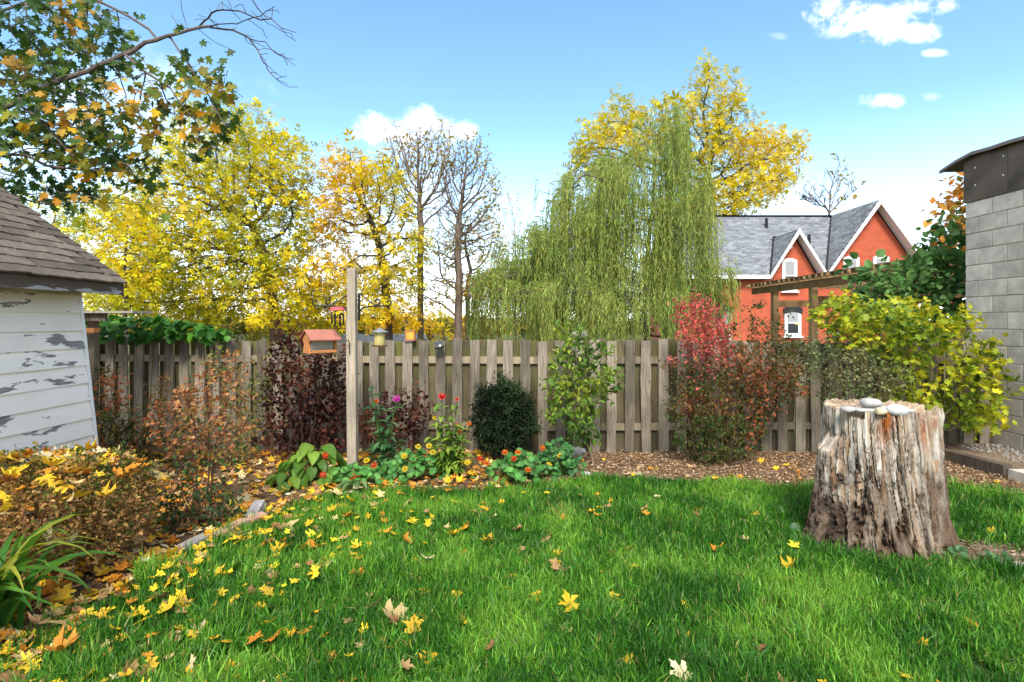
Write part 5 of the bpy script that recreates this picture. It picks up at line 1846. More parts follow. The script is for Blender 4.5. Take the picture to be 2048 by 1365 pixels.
def nasturtium(label, b, rx, ry, h, nleaf, flowers, r=0.032, cols=((0.06, 0.20, 0.035), (0.09, 0.28, 0.05), (0.13, 0.34, 0.07), (0.05, 0.15, 0.03))):
    t = thing('nasturtium_plant', label, 'plant', b)
    vs = [round_leaf(c, i) for i, c in enumerate(cols)]
    st = MB()
    for k in range(nleaf):
        d = rng.normal(0, 0.5, 2)
        q = np.array([b[0] + d[0] * rx, b[1] + d[1] * ry, 0])
        q[2] = max(0.03, h * math.exp(-(d[0] ** 2 + d[1] ** 2)) * rng.uniform(.45, 1.05))
        st.tube([b * [1, 1, 0] + (q - b) * [.5, .5, 0], q - [0, 0, .003]], 0.0022, 3)
        M = Matrix.Translation(Vector(q)) @ Matrix.Rotation(rng.uniform(0, 6.28), 4, 'Z') @ Matrix.Rotation(rng.normal(0, .25), 4, 'Y') @ Matrix.Rotation(rng.normal(.55, .3), 4, 'X') @ Matrix.Scale(r * rng.uniform(.7, 1.25), 4)
        M = Matrix.Translation(Vector(q)) @ Euler((rng.normal(.6, .3), rng.normal(0, .3), rng.uniform(-.5, .5))).to_matrix().to_4x4() @ Matrix.Rotation(rng.uniform(0, 6.28), 4, 'Z') @ Matrix.Scale(r * rng.uniform(.7, 1.25), 4)
        put('leaf', vs[rng.integers(len(vs))], t, M)
    me = st.data('stalks', LEAF)
    me.attributes.new('Col', 'FLOAT_COLOR', 'POINT').data.foreach_set('color', np.tile(np.array([0.10, 0.22, 0.05, 1], np.float32), len(me.vertices)))
    put('stalks', me, t)
    for (px, py, c) in flowers:
        p = at(px, py, b[1] - 0.12)
        p[2] = max(p[2], 0.03)
        put('flower', petal_flower(c, 0.036, 2), t, face_cam(p, rng.uniform(.5, 1.1)))
    return t


nasturtium('nasturtium with round leaves and orange blooms in front of the yew', gp(1035, 962), 0.32, 0.20, 0.30, 150, ((1010, 905, ORANGE), (1028, 918, SCARLET), (960, 918, SCARLET), (972, 926, ORANGE), (1056, 940, ORANGE), (1002, 968, ORANGE), (1036, 905, ORANGE), (935, 925, YELLOW)))
nasturtium('nasturtium trailing with red blooms at the foot of the post', gp(715, 968), 0.44, 0.22, 0.18, 90, ((651, 911, SCARLET), (646, 950, SCARLET), (708, 953, SCARLET), (748, 932, SCARLET), (733, 921, YELLOW), (810, 938, YELLOW), (700, 962, ORANGE)))
nasturtium('nasturtium with yellow blooms between the two zinnias', gp(830, 955), 0.38, 0.22, 0.28, 130, ((836, 894, YELLOW), (858, 892, YELLOW), (808, 912, YELLOW), (866, 905, YELLOW)))
nasturtium('leafy green plant left of the young tree trunk', gp(1115, 950), 0.27, 0.2, 0.36, 200, ((1085, 896, ORANGE), (1120, 912, YELLOW), (1098, 930, YELLOW)), r=0.026, cols=((0.03, 0.11, 0.03), (0.05, 0.17, 0.04), (0.08, 0.22, 0.05)))
nasturtium('pale green creeping weed at the right foot of the stump', np.array([3.05, 3.62, 0]), 0.30, 0.12, 0.07, 20, (), r=0.026, cols=((0.09, 0.19, 0.08), (0.13, 0.25, 0.11), (0.06, 0.14, 0.05)))
nasturtium('pale green creeping weed at the left foot of the stump', np.array([2.06, 3.95, 0]), 0.10, 0.14, 0.08, 12, (), r=0.03, cols=((0.09, 0.19, 0.08), (0.13, 0.25, 0.11)))


def zinnia(label, b, stems, leafcol, h):
    t = thing('zinnia_plant', label, 'plant', b)
    V, T = mk_oval(0.5, 0.15, -0.45, 5)
    vs = [mesh_data('leaf', V * np.array([0.125, 0.056, 0.12]), [T], LEAFR, np.tile(np.array([c]), (len(V), 1))) for c in leafcol]
    for (px, py, c, rad) in stems:
        p = at(px, py, b[1] + rng.normal(0, .05))
        s = MB()
        mid = (b + p) / 2 + np.array([rng.normal(0, .03), 0, 0.05])
        pts = [b + [0, 0, -.01], b + (mid - b) * .5, mid, p - [0, 0, .05], p - [0, 0, .004]]
        s.tube(pts, 0.005, 5)
        me = s.data('stem', LEAF)
        me.attributes.new('Col', 'FLOAT_COLOR', 'POINT').data.foreach_set('color', np.tile(np.array([0.10, 0.2, 0.04, 1], np.float32), len(me.vertices)))
        put('stem', me, t)
        ln = np.linalg.norm(p - b)
        for k in range(int(ln / 0.075)):
            u = (k + .4) * 0.075 / ln
            if u > 0.97:
                continue
            q = b + (p - b) * u + (mid - (b + p) / 2) * 4 * u * (1 - u)
            for sgn in (0, 1):
                an = k * 1.57 + sgn * 3.14 + rng.normal(0, .3)
                M = Matrix.Translation(Vector(q)) @ Matrix.Rotation(an, 4, 'Z') @ Matrix.Rotation(rng.normal(-0.25, .3), 4, 'Y') @ Matrix.Scale(rng.uniform(.7, 1.2) * (1.1 - .35 * u), 4)
                put('leaf', vs[rng.integers(len(vs))], t, M)
        if c:
            put('flower', petal_flower(c, rad, 4, dome=0.8), t, face_cam(p, rng.uniform(.5, .9)))


BLUEG = ((0.05, 0.15, 0.05), (0.09, 0.21, 0.08), (0.14, 0.27, 0.10))
LIMEG = ((0.12, 0.24, 0.03), (0.20, 0.34, 0.04), (0.30, 0.42, 0.06))
zinnia('zinnia with magenta and orange flowers right of the post', gp(765, 945), ((793, 798, (0.62, 0.02, 0.42), 0.045), (752, 803, (0.75, 0.16, 0.02), 0.035), (742, 770, None, 0), (770, 860, None, 0), (800, 880, None, 0), (755, 840, None, 0), (785, 850, None, 0), (740, 910, None, 0), (790, 910, None, 0), (765, 900, None, 0), (810, 900, None, 0), (745, 880, None, 0)), BLUEG, 1)
zinnia('bushy zinnia with a scarlet flower before the fence', gp(900, 955), ((884, 793, (0.68, 0.012, 0.02), 0.046), (914, 799, (0.72, 0.14, 0.05), 0.03), (913, 850, ORANGE, 0.025), (938, 848, ORANGE, 0.028), (918, 864, ORANGE, 0.03), (869, 837, YELLOW, 0.028), (880, 850, None, 0), (900, 860, None, 0), (930, 880, None, 0), (870, 890, None, 0), (860, 870, None, 0), (885, 870, None, 0), (910, 875, None, 0), (925, 900, None, 0), (940, 905, None, 0), (865, 910, None, 0), (890, 900, None, 0), (905, 905, None, 0), (880, 920, None, 0), (935, 925, None, 0), (895, 830, None, 0), (915, 890, None, 0)), LIMEG, 1)


# climbing vine along the fence top on the left
def vine():
    t = thing('climbing_vine', 'broad leaved green vine sprawling along the fence top near shed', 'vine', (-4.6, 6.9, 0))
    V, T = mk_oval(0.55, 0.14, -0.3, 6)
    vs = [mesh_data('leaf', V * np.array([0.13, 0.105, 0.13]), [T], LEAFR, np.tile(np.array([c]), (len(V), 1)), True) for c in ((0.025, 0.12, 0.015), (0.06, 0.22, 0.02), (0.045, 0.17, 0.02), (0.11, 0.29, 0.03), (0.03, 0.12, 0.015))]
    m = MB()
    for k in range(5):
        pts = [at(px, 655 + 14 * math.sin(px * .03 + k) + 2 * k, 6.86 + .03 * k) for px in np.linspace(150, 300 + 40 * k, 9)]
        m.tube(pts, 0.007, 5)
    for px in (180, 300, 420):
        g = at(px, 905, 6.9)
        m.tube([np.array([g[0], 6.86, 0]), at(px, 800, 6.85), at(px + 10, 660, 6.86)], 0.008, 5)
    me = m.data('vine_stem', BARK)
    me.attributes.new('Col', 'FLOAT_COLOR', 'POINT').data.foreach_set('color', np.tile(np.array([0.10, 0.08, 0.04, 1], np.float32), len(me.vertices)))
    put('vine_stem', me, t)
    for k in range(295):
        px = rng.uniform(150, 455)
        top = 632 + (max(0, px - 330) / 125) * 26
        py = rng.uniform(top, 676)
        p = at(px, py, 6.80 + rng.normal(0, .09))
        M = Matrix.Translation(Vector(p)) @ Matrix.Rotation(rng.normal(-1.57, .9), 4, 'Z') @ Matrix.Rotation(rng.normal(.45, .35), 4, 'Y') @ Matrix.Rotation(rng.normal(0, .3), 4, 'X') @ Matrix.Scale(rng.uniform(.6, 1.15), 4)
        put('leaf', vs[rng.integers(5)], t, M)


vine()

# ------------------------------------------------------------------ stump with stones
def stump():
    c = np.array([STC[0], STC[1], 0])
    t = thing('tree_stump', 'large weathered rotting tree stump with deep split grain', 'stump', c)
    na, nz_ = 560, 170
    an = np.arange(na) / na * 2 * np.pi
    Z = np.linspace(-0.02, 1, nz_)
    A, ZZ = np.meshgrid(an, Z)
    zt = 0.955
    # outline: wider foot with buttresses, nearly straight above
    flare = 0.060 * np.exp(-ZZ / 0.25) * (1 + 0.8 * np.cos(A - 3.7))
    lob = 0.030 * np.cos(3 * A + 0.8) + 0.028 * np.cos(5 * A + 2.1)
    R = 0.358 + 0.042 * (1 - ZZ) + flare * (1 + 2.2 * np.maximum(lob, -0.02) / 0.06 * 0.4) + lob * (0.35 + 0.65 * np.exp(-ZZ / 0.35)) * 0.6
    R = R + 0.10 * np.exp(-((np.mod(A - 3.38 + np.pi, 2 * np.pi) - np.pi) / 0.30) ** 2) * np.clip((0.80 - ZZ) * 9, 0, 1) + 0.022 * (np.round(vnoise(np.stack([np.cos(A) * 2.6, np.sin(A) * 2.6, ZZ * 1.1], -1), 2.6, 70) * 3) / 3 - .5) + 0.05 * (fbm(np.stack([np.cos(A) * 1.5, np.sin(A) * 1.5, ZZ * 1.6], -1), 3.0, 71, 3) - .5) * 0.6
    twist = A + 0.16 * (1 - ZZ) ** 1.5 * np.sin(A * 1.0 + 0.5) + 0.10 * ZZ
    cyl = np.stack([np.cos(twist) * 2.2, np.sin(twist) * 2.2, ZZ * 0.16], -1)
    f1 = fbm(cyl, 4.6, 1, 3)
    f2 = fbm(np.stack([np.cos(twist) * 2.2, np.sin(twist) * 2.2, ZZ * 0.13], -1), 15, 5, 3)
    f3 = fbm(np.stack([np.cos(A) * 2.2, np.sin(A) * 2.2, ZZ * 2.0], -1), 5, 9, 4)
    cm = np.clip((fbm(np.stack([np.cos(A) * 2.5, np.sin(A) * 2.5, ZZ * 1.3], -1), 2.4, 81, 2) - 0.33) * 5, 0, 1)
    crack = np.clip(1 - np.abs(f1 - 0.5) * 30, 0, 1) * cm
    crack2 = np.clip(1 - np.abs(f2 - 0.5) * 16, 0, 1) * np.clip((f3 - 0.36) * 5, 0.15, 1)
    rot = np.clip((f3 - 0.50) * 5, 0, 1) * np.clip(1.25 - ZZ * 1.35, 0, 1)
    rot = np.clip(rot + 0.9 * np.exp(-((np.mod(A - 3.75 + np.pi, 2 * np.pi) - np.pi) / 0.3) ** 2) * np.clip(1.1 - ZZ * 1.3, 0, 1) * np.clip((f3 - .3) * 4, 0, 1), 0, 1)
    f4 = fbm(np.stack([np.cos(twist) * 2.2, np.sin(twist) * 2.2, ZZ * 0.10], -1), 42, 90, 2)
    R = R + 0.009 * (f4 - .5) - 0.050 * crack - 0.012 * crack2 - 0.040 * rot + 0.03 * (np.round(f1 * 7) / 7 - 0.5) + 0.014 * (f2 - .5) - rot * 0.07 * (fbm(np.stack([np.cos(A) * 2, np.sin(A) * 2, ZZ * 2.4], -1), 14, 30, 2) - .5) * 2
    top = zt + 0.05 * (fbm(np.stack([np.cos(twist[0]) * 2, np.sin(twist[0]) * 2, 0 * twist[0]], -1), 6, 3, 2) - 0.5) - 0.05 * np.round(vnoise(np.stack([np.cos(an) * 2, np.sin(an) * 2, 0 * an], -1), 3.2, 12)) * (np.sin(an) < 0.2)
    lowbark = np.exp(-((np.mod(an - 3.55 + np.pi, 2 * np.pi) - np.pi) / 0.25) ** 2) * 0.0
    X = c[0] + R * np.cos(A) * 1.0
    Yp = c[1] + R * np.sin(A) * 0.92
    zz = ZZ * (top - lowbark)[None, :]
    V = np.stack([X, Yp, zz], -1).reshape(-1, 3)
    i = np.arange((nz_ - 1) * na).reshape(nz_ - 1, na)
    r, q = np.divmod(i, na)
    Q = np.stack([r * na + q, r * na + (q + 1) % na, (r + 1) * na + (q + 1) % na, (r + 1) * na + q], -1).reshape(-1, 4)
    grey = np.array([0.53, 0.485, 0.42])
    tan = np.array([0.35, 0.235, 0.14])
    brown = np.array([0.095, 0.052, 0.027])
    dk = np.array([0.035, 0.024, 0.017])
    oran = np.array([0.36, 0.11, 0.02])
    k = np.clip((0.6 * f2 + 0.4 * f4 - 0.34) * 3.2, 0, 1)[..., None]
    C = grey * k + tan * (1 - k)
    big = np.clip(0.55 * (0.62 - ZZ) + (fbm(np.stack([np.cos(A), np.sin(A), ZZ * .9], -1), 2.2, 50, 3) - 0.42) * 3 + (0.55 - ZZ) * 1.7, 0, 1)[..., None] * 0.85
    C = C * (1 - big) + brown * big * (0.6 + f3[..., None])
    C = C * (1 - rot[..., None] * 0.9) + (brown * (0.5 + f2[..., None])) * rot[..., None] * 0.9
    dkm = np.clip(crack * 0.8 + crack2 * 0.45, 0, 1)[..., None]
    C = C * (1 - dkm) + dk * 1.3 * dkm
    ds = np.exp(-((np.mod(A - 3.55 + np.pi, 2 * np.pi) - np.pi) / 0.33) ** 2) * np.clip((0.95 - ZZ) * 2, 0, 1) * np.clip((f3 - .34) * 5, 0, 1)
    C = C * (1 - 0.85 * ds[..., None]) + dk * 0.85 * ds[..., None]
    om = np.exp(-((np.mod(A - 4.28 + np.pi, 2 * np.pi) - np.pi) / 0.13) ** 2 - ((ZZ - 0.95) / 0.13) ** 2) + 0.8 * np.exp(-((np.mod(A - 5.0 + np.pi, 2 * np.pi) - np.pi) / 0.12) ** 2 - ((ZZ - 0.9) / 0.12) ** 2) + 0.5 * np.exp(-((np.mod(A - 5.4 + np.pi, 2 * np.pi) - np.pi) / 0.1) ** 2 - ((ZZ - 0.97) / 0.06) ** 2)
    om = np.clip(om * (0.5 + f3), 0, 1)[..., None]
    C = C * (1 - om) + oran * om
    obj('trunk_wall', V, Q, STUMPW, t, C.reshape(-1, 3), False)
    # sunken, splintered top
    nr = 14
    Vt, Ct, Qt = [], [], []
    rr = np.linspace(1.0, 0.0, nr)
    for j, s in enumerate(rr):
        if j == 0:
            ring = V[-na:].copy()
        else:
            ring = V[-na:].copy()
            ring[:, :2] = c[:2] + (ring[:, :2] - c[:2]) * s
            n_ = fbm(np.c_[ring[:, :2], np.zeros(na)], 16, 2, 3)
            ring[:, 2] = 0.885 + 0.07 * n_ + (ring[:, 2] - 0.93) * max(0, s - .75) * 3
        Vt.append(ring)
        n2 = fbm(np.c_[ring[:, :2], np.zeros(na)], 20, 8, 3)[:, None]
        Ct.append(np.array([0.40, 0.31, 0.21]) * n2 * 1.6 + np.array([0.12, 0.06, 0.03]) * (1 - n2))
    for j in range(nr - 1):
        ii = np.arange(na)
        Qt.append(np.stack([j * na + ii, j * na + (ii + 1) % na, (j + 1) * na + (ii + 1) % na, (j + 1) * na + ii], 1))
    obj('cut_top', np.vstack(Vt), np.vstack(Qt), STUMPW, t, np.vstack(Ct))
    # standing splinters and loose bark slabs round the wall
    for k in range(26):
        a0 = rng.uniform(2.9, 6.5)
        z0 = rng.uniform(0.25, 0.75)
        L = rng.uniform(0.16, 0.40)
        w = rng.uniform(0.006, 0.018)
        ai = int((a0 % 6.283) / 6.283 * na) % na
        z1 = min(z0 + L, 0.95)
        ps = []
        for z in np.linspace(z0, z1, 5):
            zi = min(nz_ - 1, int(z / 0.955 * (nz_ - 1)))
            p = V.reshape(nz_, na, 3)[zi, ai]
            out = unit(np.array([p[0] - c[0], p[1] - c[1], 0]))
            ps.append(p + out * rng.uniform(-0.008, 0.006))
        ps = np.array(ps)
        out = unit(np.array([ps[2][0] - c[0], ps[2][1] - c[1], 0]))
        s = np.array([-out[1], out[0], 0])
        Vs = []
        for p, f in zip(ps, (0.35, 1, 1, 0.9, 0.5)):
            ww = w * f * rng.uniform(.8, 1.2)
            Vs += [p - s * ww - out * .02, p - s * ww * .8 + out * .004, p + s * ww * .8 + out * .004, p + s * ww - out * .02]
        Qs = [[4 * m + j, 4 * m + (j + 1) % 4, 4 * m + 4 + (j + 1) % 4, 4 * m + 4 + j] for m in range(4) for j in range(4)] + [[3, 2, 1, 0], [16, 17, 18, 19]]
        cc = (grey if rng.random() < .6 else tan) * rng.uniform(.55, 1.1) if z0 > .4 else brown * rng.uniform(.8, 2.4)
        obj('wood_splinter', np.array(Vs), [np.array(Qs)], STUMPW, t, np.tile(cc[None], (20, 1)))
    # stones lying on the top
    sp = ((1741, 815, 0.066, 0.055, 0.034, 'rounded grey stone crowning the pile on the stump'), (1735, 826, 0.10, 0.05, 0.017, 'flat pale slab stone under the rounded one on the stump'),
          (1696, 822, 0.045, 0.04, 0.022, 'small grey stone at left end of pile on the stump'), (1762, 819, 0.05, 0.045, 0.024, 'grey stone at the back right of the pile on the stump'),
          (1762, 832, 0.036, 0.03, 0.026, 'small cream stone at the front of the stump pile'), (1794, 834, 0.068, 0.05, 0.036, 'large striped white stone at the front rim of the stump'),
          (1806, 829, 0.075, 0.04, 0.012, 'thin flat stone right of the pile on the stump'), (1722, 831, 0.05, 0.035, 0.014, 'thin dark stone at the front left of the stump pile'))
    for k, (px, py, a, b, h, lab) in enumerate(sp):
        p = at(px, py, 3.80 if k in (0, 1, 2, 3, 6, 7) else 3.70)
        p[2] = 0.942 + h * 0.75 + (0.035 if k == 0 else 0)
        u, v = np.meshgrid(np.linspace(0, 2 * np.pi, 17)[:-1], np.linspace(0.02, np.pi - .02, 10))
        S = np.stack([np.cos(u) * np.sin(v), np.sin(u) * np.sin(v), np.cos(v)], -1)
        S = S * (0.85 + 0.35 * fbm(S + k * 3, 1.5, k, 2))[..., None]
        S = np.sign(S) * np.abs(S) ** 0.85 * np.array([a, b, h])
        i, j = np.meshgrid(np.arange(9), np.arange(16), indexing='ij')
        Qq = np.stack([i * 16 + j, (i + 1) * 16 + j, (i + 1) * 16 + (j + 1) % 16, i * 16 + (j + 1) % 16], -1).reshape(-1, 4)
        col = {4: (0.55, 0.46, 0.30), 5: (0.62, 0.61, 0.60)}.get(k, (0.40, 0.38, 0.35))
        V_ = S.reshape(-1, 3)
        sm = attr_mat('stone_surface_%d' % k, 0.75, 14, (1, 1, 6) if k == 5 else None, 0.3, (0.75, 1.2))
        o = obj('stone', V_, Qq, sm, None, np.tile(np.array([col]), (len(V_), 1)), True, M=Matrix.Translation(Vector(p)) @ Matrix.Rotation(rng.uniform(-.3, .3), 4, 'Z'))
        tag(o, lab, 'stone', 'stones piled on the stump')


stump()

# ------------------------------------------------------------------ post, brackets and feeders
def post():
    b = gp(706, 946)
    Y = b[1]
    t = thing('feeder_post', 'tall square wooden post with black scroll brackets in the flower bed', 'post', b)
    w = 0.094
    zt = at(0, 537, Y)[2]
    zs = at(0, 632, Y)[2]
    m = MB()
    m.box((0, 0, (zs - .0) / 2 - .02), (w, w, zs + .04))
    m.box((0.006, 0, (zs + zt - .025) / 2), (w * .88, w * .9, zt - zs - .025))
    m.hexa(np.array([[-w * .44 + .006, -w * .45, zt - .025], [w * .44 + .006, -w * .45, zt - .025], [w * .44 + .006, w * .45, zt - .025], [-w * .44 + .006, w * .45, zt - .025], [-w * .36 + .006, -w * .4, zt], [w * .36 + .006, -w * .4, zt], [w * .36 + .006, w * .4, zt], [-w * .36 + .006, w * .4, zt]]))
    m.build('shaft', POSTW, t, M=Matrix.Translation((b[0], Y, 0)) @ Matrix.Rotation(-0.008, 4, 'Y'))
    xc = b[0] + 0.018

    def spiral(c, r, a0, turns, sg):
        return [c + np.array([math.cos(a0 + sg * q) * r * (1 - 0.72 * q / turns), 0, math.sin(a0 + sg * q) * r * (1 - .72 * q / turns)]) for q in np.linspace(0, turns, 16)]
    for sg, tilt in ((-1, 0.35), (1, -0.25)):
        m = MB()
        x0 = sg * w * .46
        m.box((x0 + sg * .006, 0, zs + .085), (0.012, 0.028, 0.27))
        e = 0.34
        m.tube([[x0, 0, zs + 0.035], [x0 + sg * .05, 0, zs + .085], [x0 + sg * e * .5, 0, zs + .098], [x0 + sg * e, 0, zs + .10]] + spiral(np.array([x0 + sg * (e + .0), 0, zs + .135]), 0.036, -1.57, 4.6, sg), 0.0085, 6)
        m.tube([[x0, 0, zs + .225], [x0 + sg * .05, 0, zs + .205], [x0 + sg * .12, 0, zs + .15]] + [[x0 + sg * .19, 0, zs + .108]] + spiral(np.array([x0 + sg * .21, 0, zs + .148]), 0.040, -1.57, 5.0, sg), 0.008, 6)
        m.tube(spiral(np.array([x0 + sg * .035, 0, zs + .17]), 0.028, 2.0, 5.5, sg), 0.0065, 5)
        m.build('scroll_bracket', IRON, t, M=Matrix.Translation((xc, Y, 0)) @ Matrix.Rotation(tilt, 4, 'Z'))
    m = MB()
    p = at(699, 690, Y - 0.055)
    m.tube([p + [0.002, 0, -.10], p + [0.002, -.01, 0.02], p + [-.004, -.03, .05], p + [-.02, -.05, .05], p + [-.024, -.05, .025]], 0.005, 6)
    m.build('hook', IRON, t)
    return b, Y, xc, zs, w


PB, PY, PXC, PZS, PW = post()
REDROOF = flat_mat('red_roof_board', (0.38, 0.14, 0.095), 0.6, ns=9, var=0.2)
CEDAR = flat_mat('orange_cedar', (0.50, 0.20, 0.06), 0.55, ns=6, var=0.2, stretch=(1, 1, 4))
CLEAR = flat_mat('dull_acrylic', (0.30, 0.29, 0.25), 0.2, ns=6, var=0.2, bmp=0, spec=0.6)
SEED = flat_mat('bird_seed', (0.10, 0.07, 0.045), 0.9, ns=120, var=0.5)


def feeder():
    c = at(640, 684, 5.72)
    t = thing('bird_feeder', 'hopper bird feeder with red pitched roof and orange sides', 'bird feeder', c - [0, 0, .1])
    R = Matrix.Translation(Vector(c)) @ Matrix.Rotation(0.75, 4, 'Z')

    def ad(m, name, mat, smooth=False):
        return m.build(name, mat, t, M=R)
    W, D, h = 0.26, 0.20, 0.14
    for sg in (-1, 1):
        m = MB()
        m.hexa(np.array([[-W / 2 - .035, 0, .155], [W / 2 + .035, 0, .155], [W / 2 + .035, sg * .15, .055], [-W / 2 - .035, sg * .15, .055], [-W / 2 - .035, 0, .168], [W / 2 + .035, 0, .168], [W / 2 + .035, sg * .152, .066], [-W / 2 - .035, sg * .152, .066]]) - [0, 0, .04])
        ad(m, 'roof_panel', REDROOF)
    for sx in (-1, 1):
        m = MB()
        pr = [(-.085, -.115), (-.068, -.07), (-.060, -.02), (-.09, .03), (0, .105), (.09, .03), (.060, -.02), (.068, -.07), (.085, -.115)]
        m.slab([[sx * W / 2, y, z] for y, z in pr], (0.016 * sx, 0, 0))
        ad(m, 'side_panel', CEDAR)
    m = MB()
    m.box((0, 0, -.108), (W + .02, 0.20, 0.012))
    ad(m, 'floor', CEDAR)
    for sy in (-1, 1):
        m = MB()
        m.box((0, sy * .10, -.095), (W - .01, 0.012, 0.026))
        ad(m, 'perch_rail', CEDAR)
        m = MB()
        m.hexa(np.array([[-W / 2 + .01, sy * .045, -.095], [W / 2 - .01, sy * .045, -.095], [W / 2 - .01, sy * .041, -.095], [-W / 2 + .01, sy * .041, -.095], [-W / 2 + .01, sy * .07, .035], [W / 2 - .01, sy * .07, .035], [W / 2 - .01, sy * .066, .035], [-W / 2 + .01, sy * .066, .035]]))
        ad(m, 'window_pane', CLEAR)
    m = MB()
    m.hexa([[-W / 2 + .02, -.035, -.1], [W / 2 - .02, -.035, -.1], [W / 2 - .02, .035, -.1], [-W / 2 + .02, .035, -.1], [0.05, -.03, -.03], [W / 2 - .02, -.03, 0], [W / 2 - .02, .03, 0], [0.05, .03, -.03]])
    ad(m, 'seed_fill', SEED)
    w = MB()
    top = np.array([PXC - 0.33, PY - 0.14, PZS + .10])
    w.tube([c + [0, 0, .12], (c + top) / 2 + [0, 0, .02], top], 0.0016, 4)
    w.build('hanging_wire', IRON, t)


feeder()


def chime():
    c = np.array([at(675, 618, 5.62)[0], 5.62, 0])
    z = at(675, 619, 5.62)[2]
    t = thing('wind_chime', 'red capped wind chime hanging from the left scroll bracket', 'wind chime', (c[0], c[1], z - .1))
    m = MB()
    m.lathe((c[0], c[1], z), ((0.001, 0.030), (0.05, 0.022), (0.088, -0.008), (0.088, -0.014), (0.001, -0.012)), 18)
    m.build('cap', flat_mat('red_cap', (0.46, 0.07, 0.08), 0.5, var=.15), t, True)
    for k in range(8):
        a = k / 8 * 6.283
        x, y = c[0] + .062 * math.cos(a), c[1] + .062 * math.sin(a)
        L = 0.10 + 0.012 * (k % 4)
        m = MB()
        m.tube([[x, y, z - .045], [x, y, z - .045 - L]], 0.006, 8)
        m.tube([[x, y, z - .012], [x, y, z - .046]], 0.0008, 3)
        m.build('chime_tube', IRON, t)
    m = MB()
    m.tube([[c[0], c[1], z - .012], [c[0], c[1], z - .11]], 0.001, 3)
    m.lathe((c[0], c[1], z - .11), ((0.001, .006), (.03, .004), (.03, -.004), (.001, -.006)), 12)
    m.build('striker', CEDAR, t)
    m = MB()
    m.tube([[c[0], c[1], z + .028], [c[0] + .01, c[1] + .03, PZS + .10]], 0.0016, 4)
    m.build('hanging_wire', IRON, t)


chime()


def lantern():
    Y = 5.66
    p = at(759, 676, Y)
    t = thing('lantern_feeder', 'yellow tube feeder with grey domed metal roof right of post', 'bird feeder', p - [0, 0, .1])
    m = MB()
    m.lathe(p + [0, 0, .058], ((0.002, .048), (0.012, .045), (0.02, .036), (0.045, .022), (0.088, .004), (0.09, -.002), (0.05, .0)), 20)
    m.build('roof', flat_mat('grey_metal', (0.30, 0.31, 0.32), 0.4, 0.6, var=.15), t, True)
    m = MB()
    m.lathe(p, ((0.055, -.075), (0.055, .058)), 20)
    m.build('tube', flat_mat('yellowed_plastic', (0.46, 0.37, 0.13), 0.3, ns=5, var=.25, bmp=0, spec=.6), t, True)
    m = MB()
    m.lathe(p + [0, 0, -.078], ((0.001, -.012), (0.075, -.012), (0.08, .004), (0.075, .006), (0.001, .004)), 20)
    m.build('tray', flat_mat('brown_tray', (0.15, 0.08, 0.04), 0.6), t)
    m = MB()
    m.tube([p + [0, 0, .10], p + [0.0, .01, .18], np.array([PXC + .262, PY - .07, PZS + .098])], 0.0016, 4)
    m.build('hanging_wire', IRON, t)


lantern()


def tray_feeder():
    p = at(822, 682, 6.72)
    p[1] = 6.69
    t = thing('tray_feeder', 'tiny orange glass feeder sitting on top of the fence', 'bird feeder', p)
    m = MB()
    m.box(p + [0, 0, .012], (0.13, .10, .02))
    m.build('base', REDROOF, t)
    m = MB()
    m.box(p + [0, 0, .068], (0.095, .075, .092))
    m.build('amber_glass', flat_mat('amber_glass', (0.72, 0.36, 0.06), 0.15, ns=20, var=.3, bmp=0, spec=.6), t)
    for sx in (-1, 1):
        for sy in (-1, 1):
            m = MB()
            m.box(p + [sx * .05, sy * .04, .068], (.008, .008, .094))
            m.build('corner_post', CEDAR, t)
    m = MB()
    m.box(p + [0, 0, .12], (0.115, .09, .010))
    m.build('lid', CEDAR, t)


tray_feeder()


def solar_lamp():
    p = at(878, 690, 6.54)
    t = thing('solar_lamp', 'small black solar lamp clipped on a fence board top', 'lamp', p)
    m = MB()
    R = Matrix.Rotation(-0.25, 4, 'Y') @ Matrix.Rotation(-0.35, 4, 'X')
    m.box((0, 0, 0), (.115, .05, .075), taper=.78)
    m.build('housing', BLACK, t, M=Matrix.Translation(Vector(p)) @ R)
    for dx_ in (.016,):
        m = MB()
        m.lathe((0, 0, 0), ((.001, .012), (.012, .008), (.016, 0)), 10)
        m.build('lens', WHITE, t, M=Matrix.Translation(Vector(p + [dx_, -.028, -.012])) @ Matrix.Rotation(math.pi / 2, 4, 'X'))  # white disc put in for the reflection on the housing
    m = MB()
    m.box(p + [0, .025, .01], (.03, .06, .03))
    m.build('clip', BLACK, t)


solar_lamp()


def platform():
    c = at(222, 630, 6.3)
    t = thing('platform_shelf', 'weathered plank shelf over the fence beside the shed corner', 'shelf', (c[0], c[1], 0))
    m = MB()
    for k in range(4):
        b = MB()
        b.box((0, 0, 0), (0.70, 0.085, 0.022))
        b.build('plank', wood_mat('pale_plank', (0.26, 0.24, 0.2), (0.48, 0.45, 0.4)) if k == 0 else bpy.data.materials['pale_plank'], t, M=Matrix.Translation((c[0] + .02, c[1] - .13 + k * .088, c[2] + 0.028)) @ Matrix.Rotation(random.gauss(0, .008), 4, 'Z'))
    b = MB()
    b.box((c[0] - .16, c[1] - .10, c[2] - .028), (.36, .04, .085))
    b.build('apron', TIMBER, t)
    b = MB()
    b.box((c[0] - .22, c[1] + .02, (c[2] - .0) / 2), (.08, .08, c[2] + .02))
    b.build('support_post', RAILW, t)
    b = MB()
    b.box((c[0] - .16, c[1] - .12, c[2] - .175), (.18, .09, .05))
    b.build('lower_block', CEDAR, t)


platform()

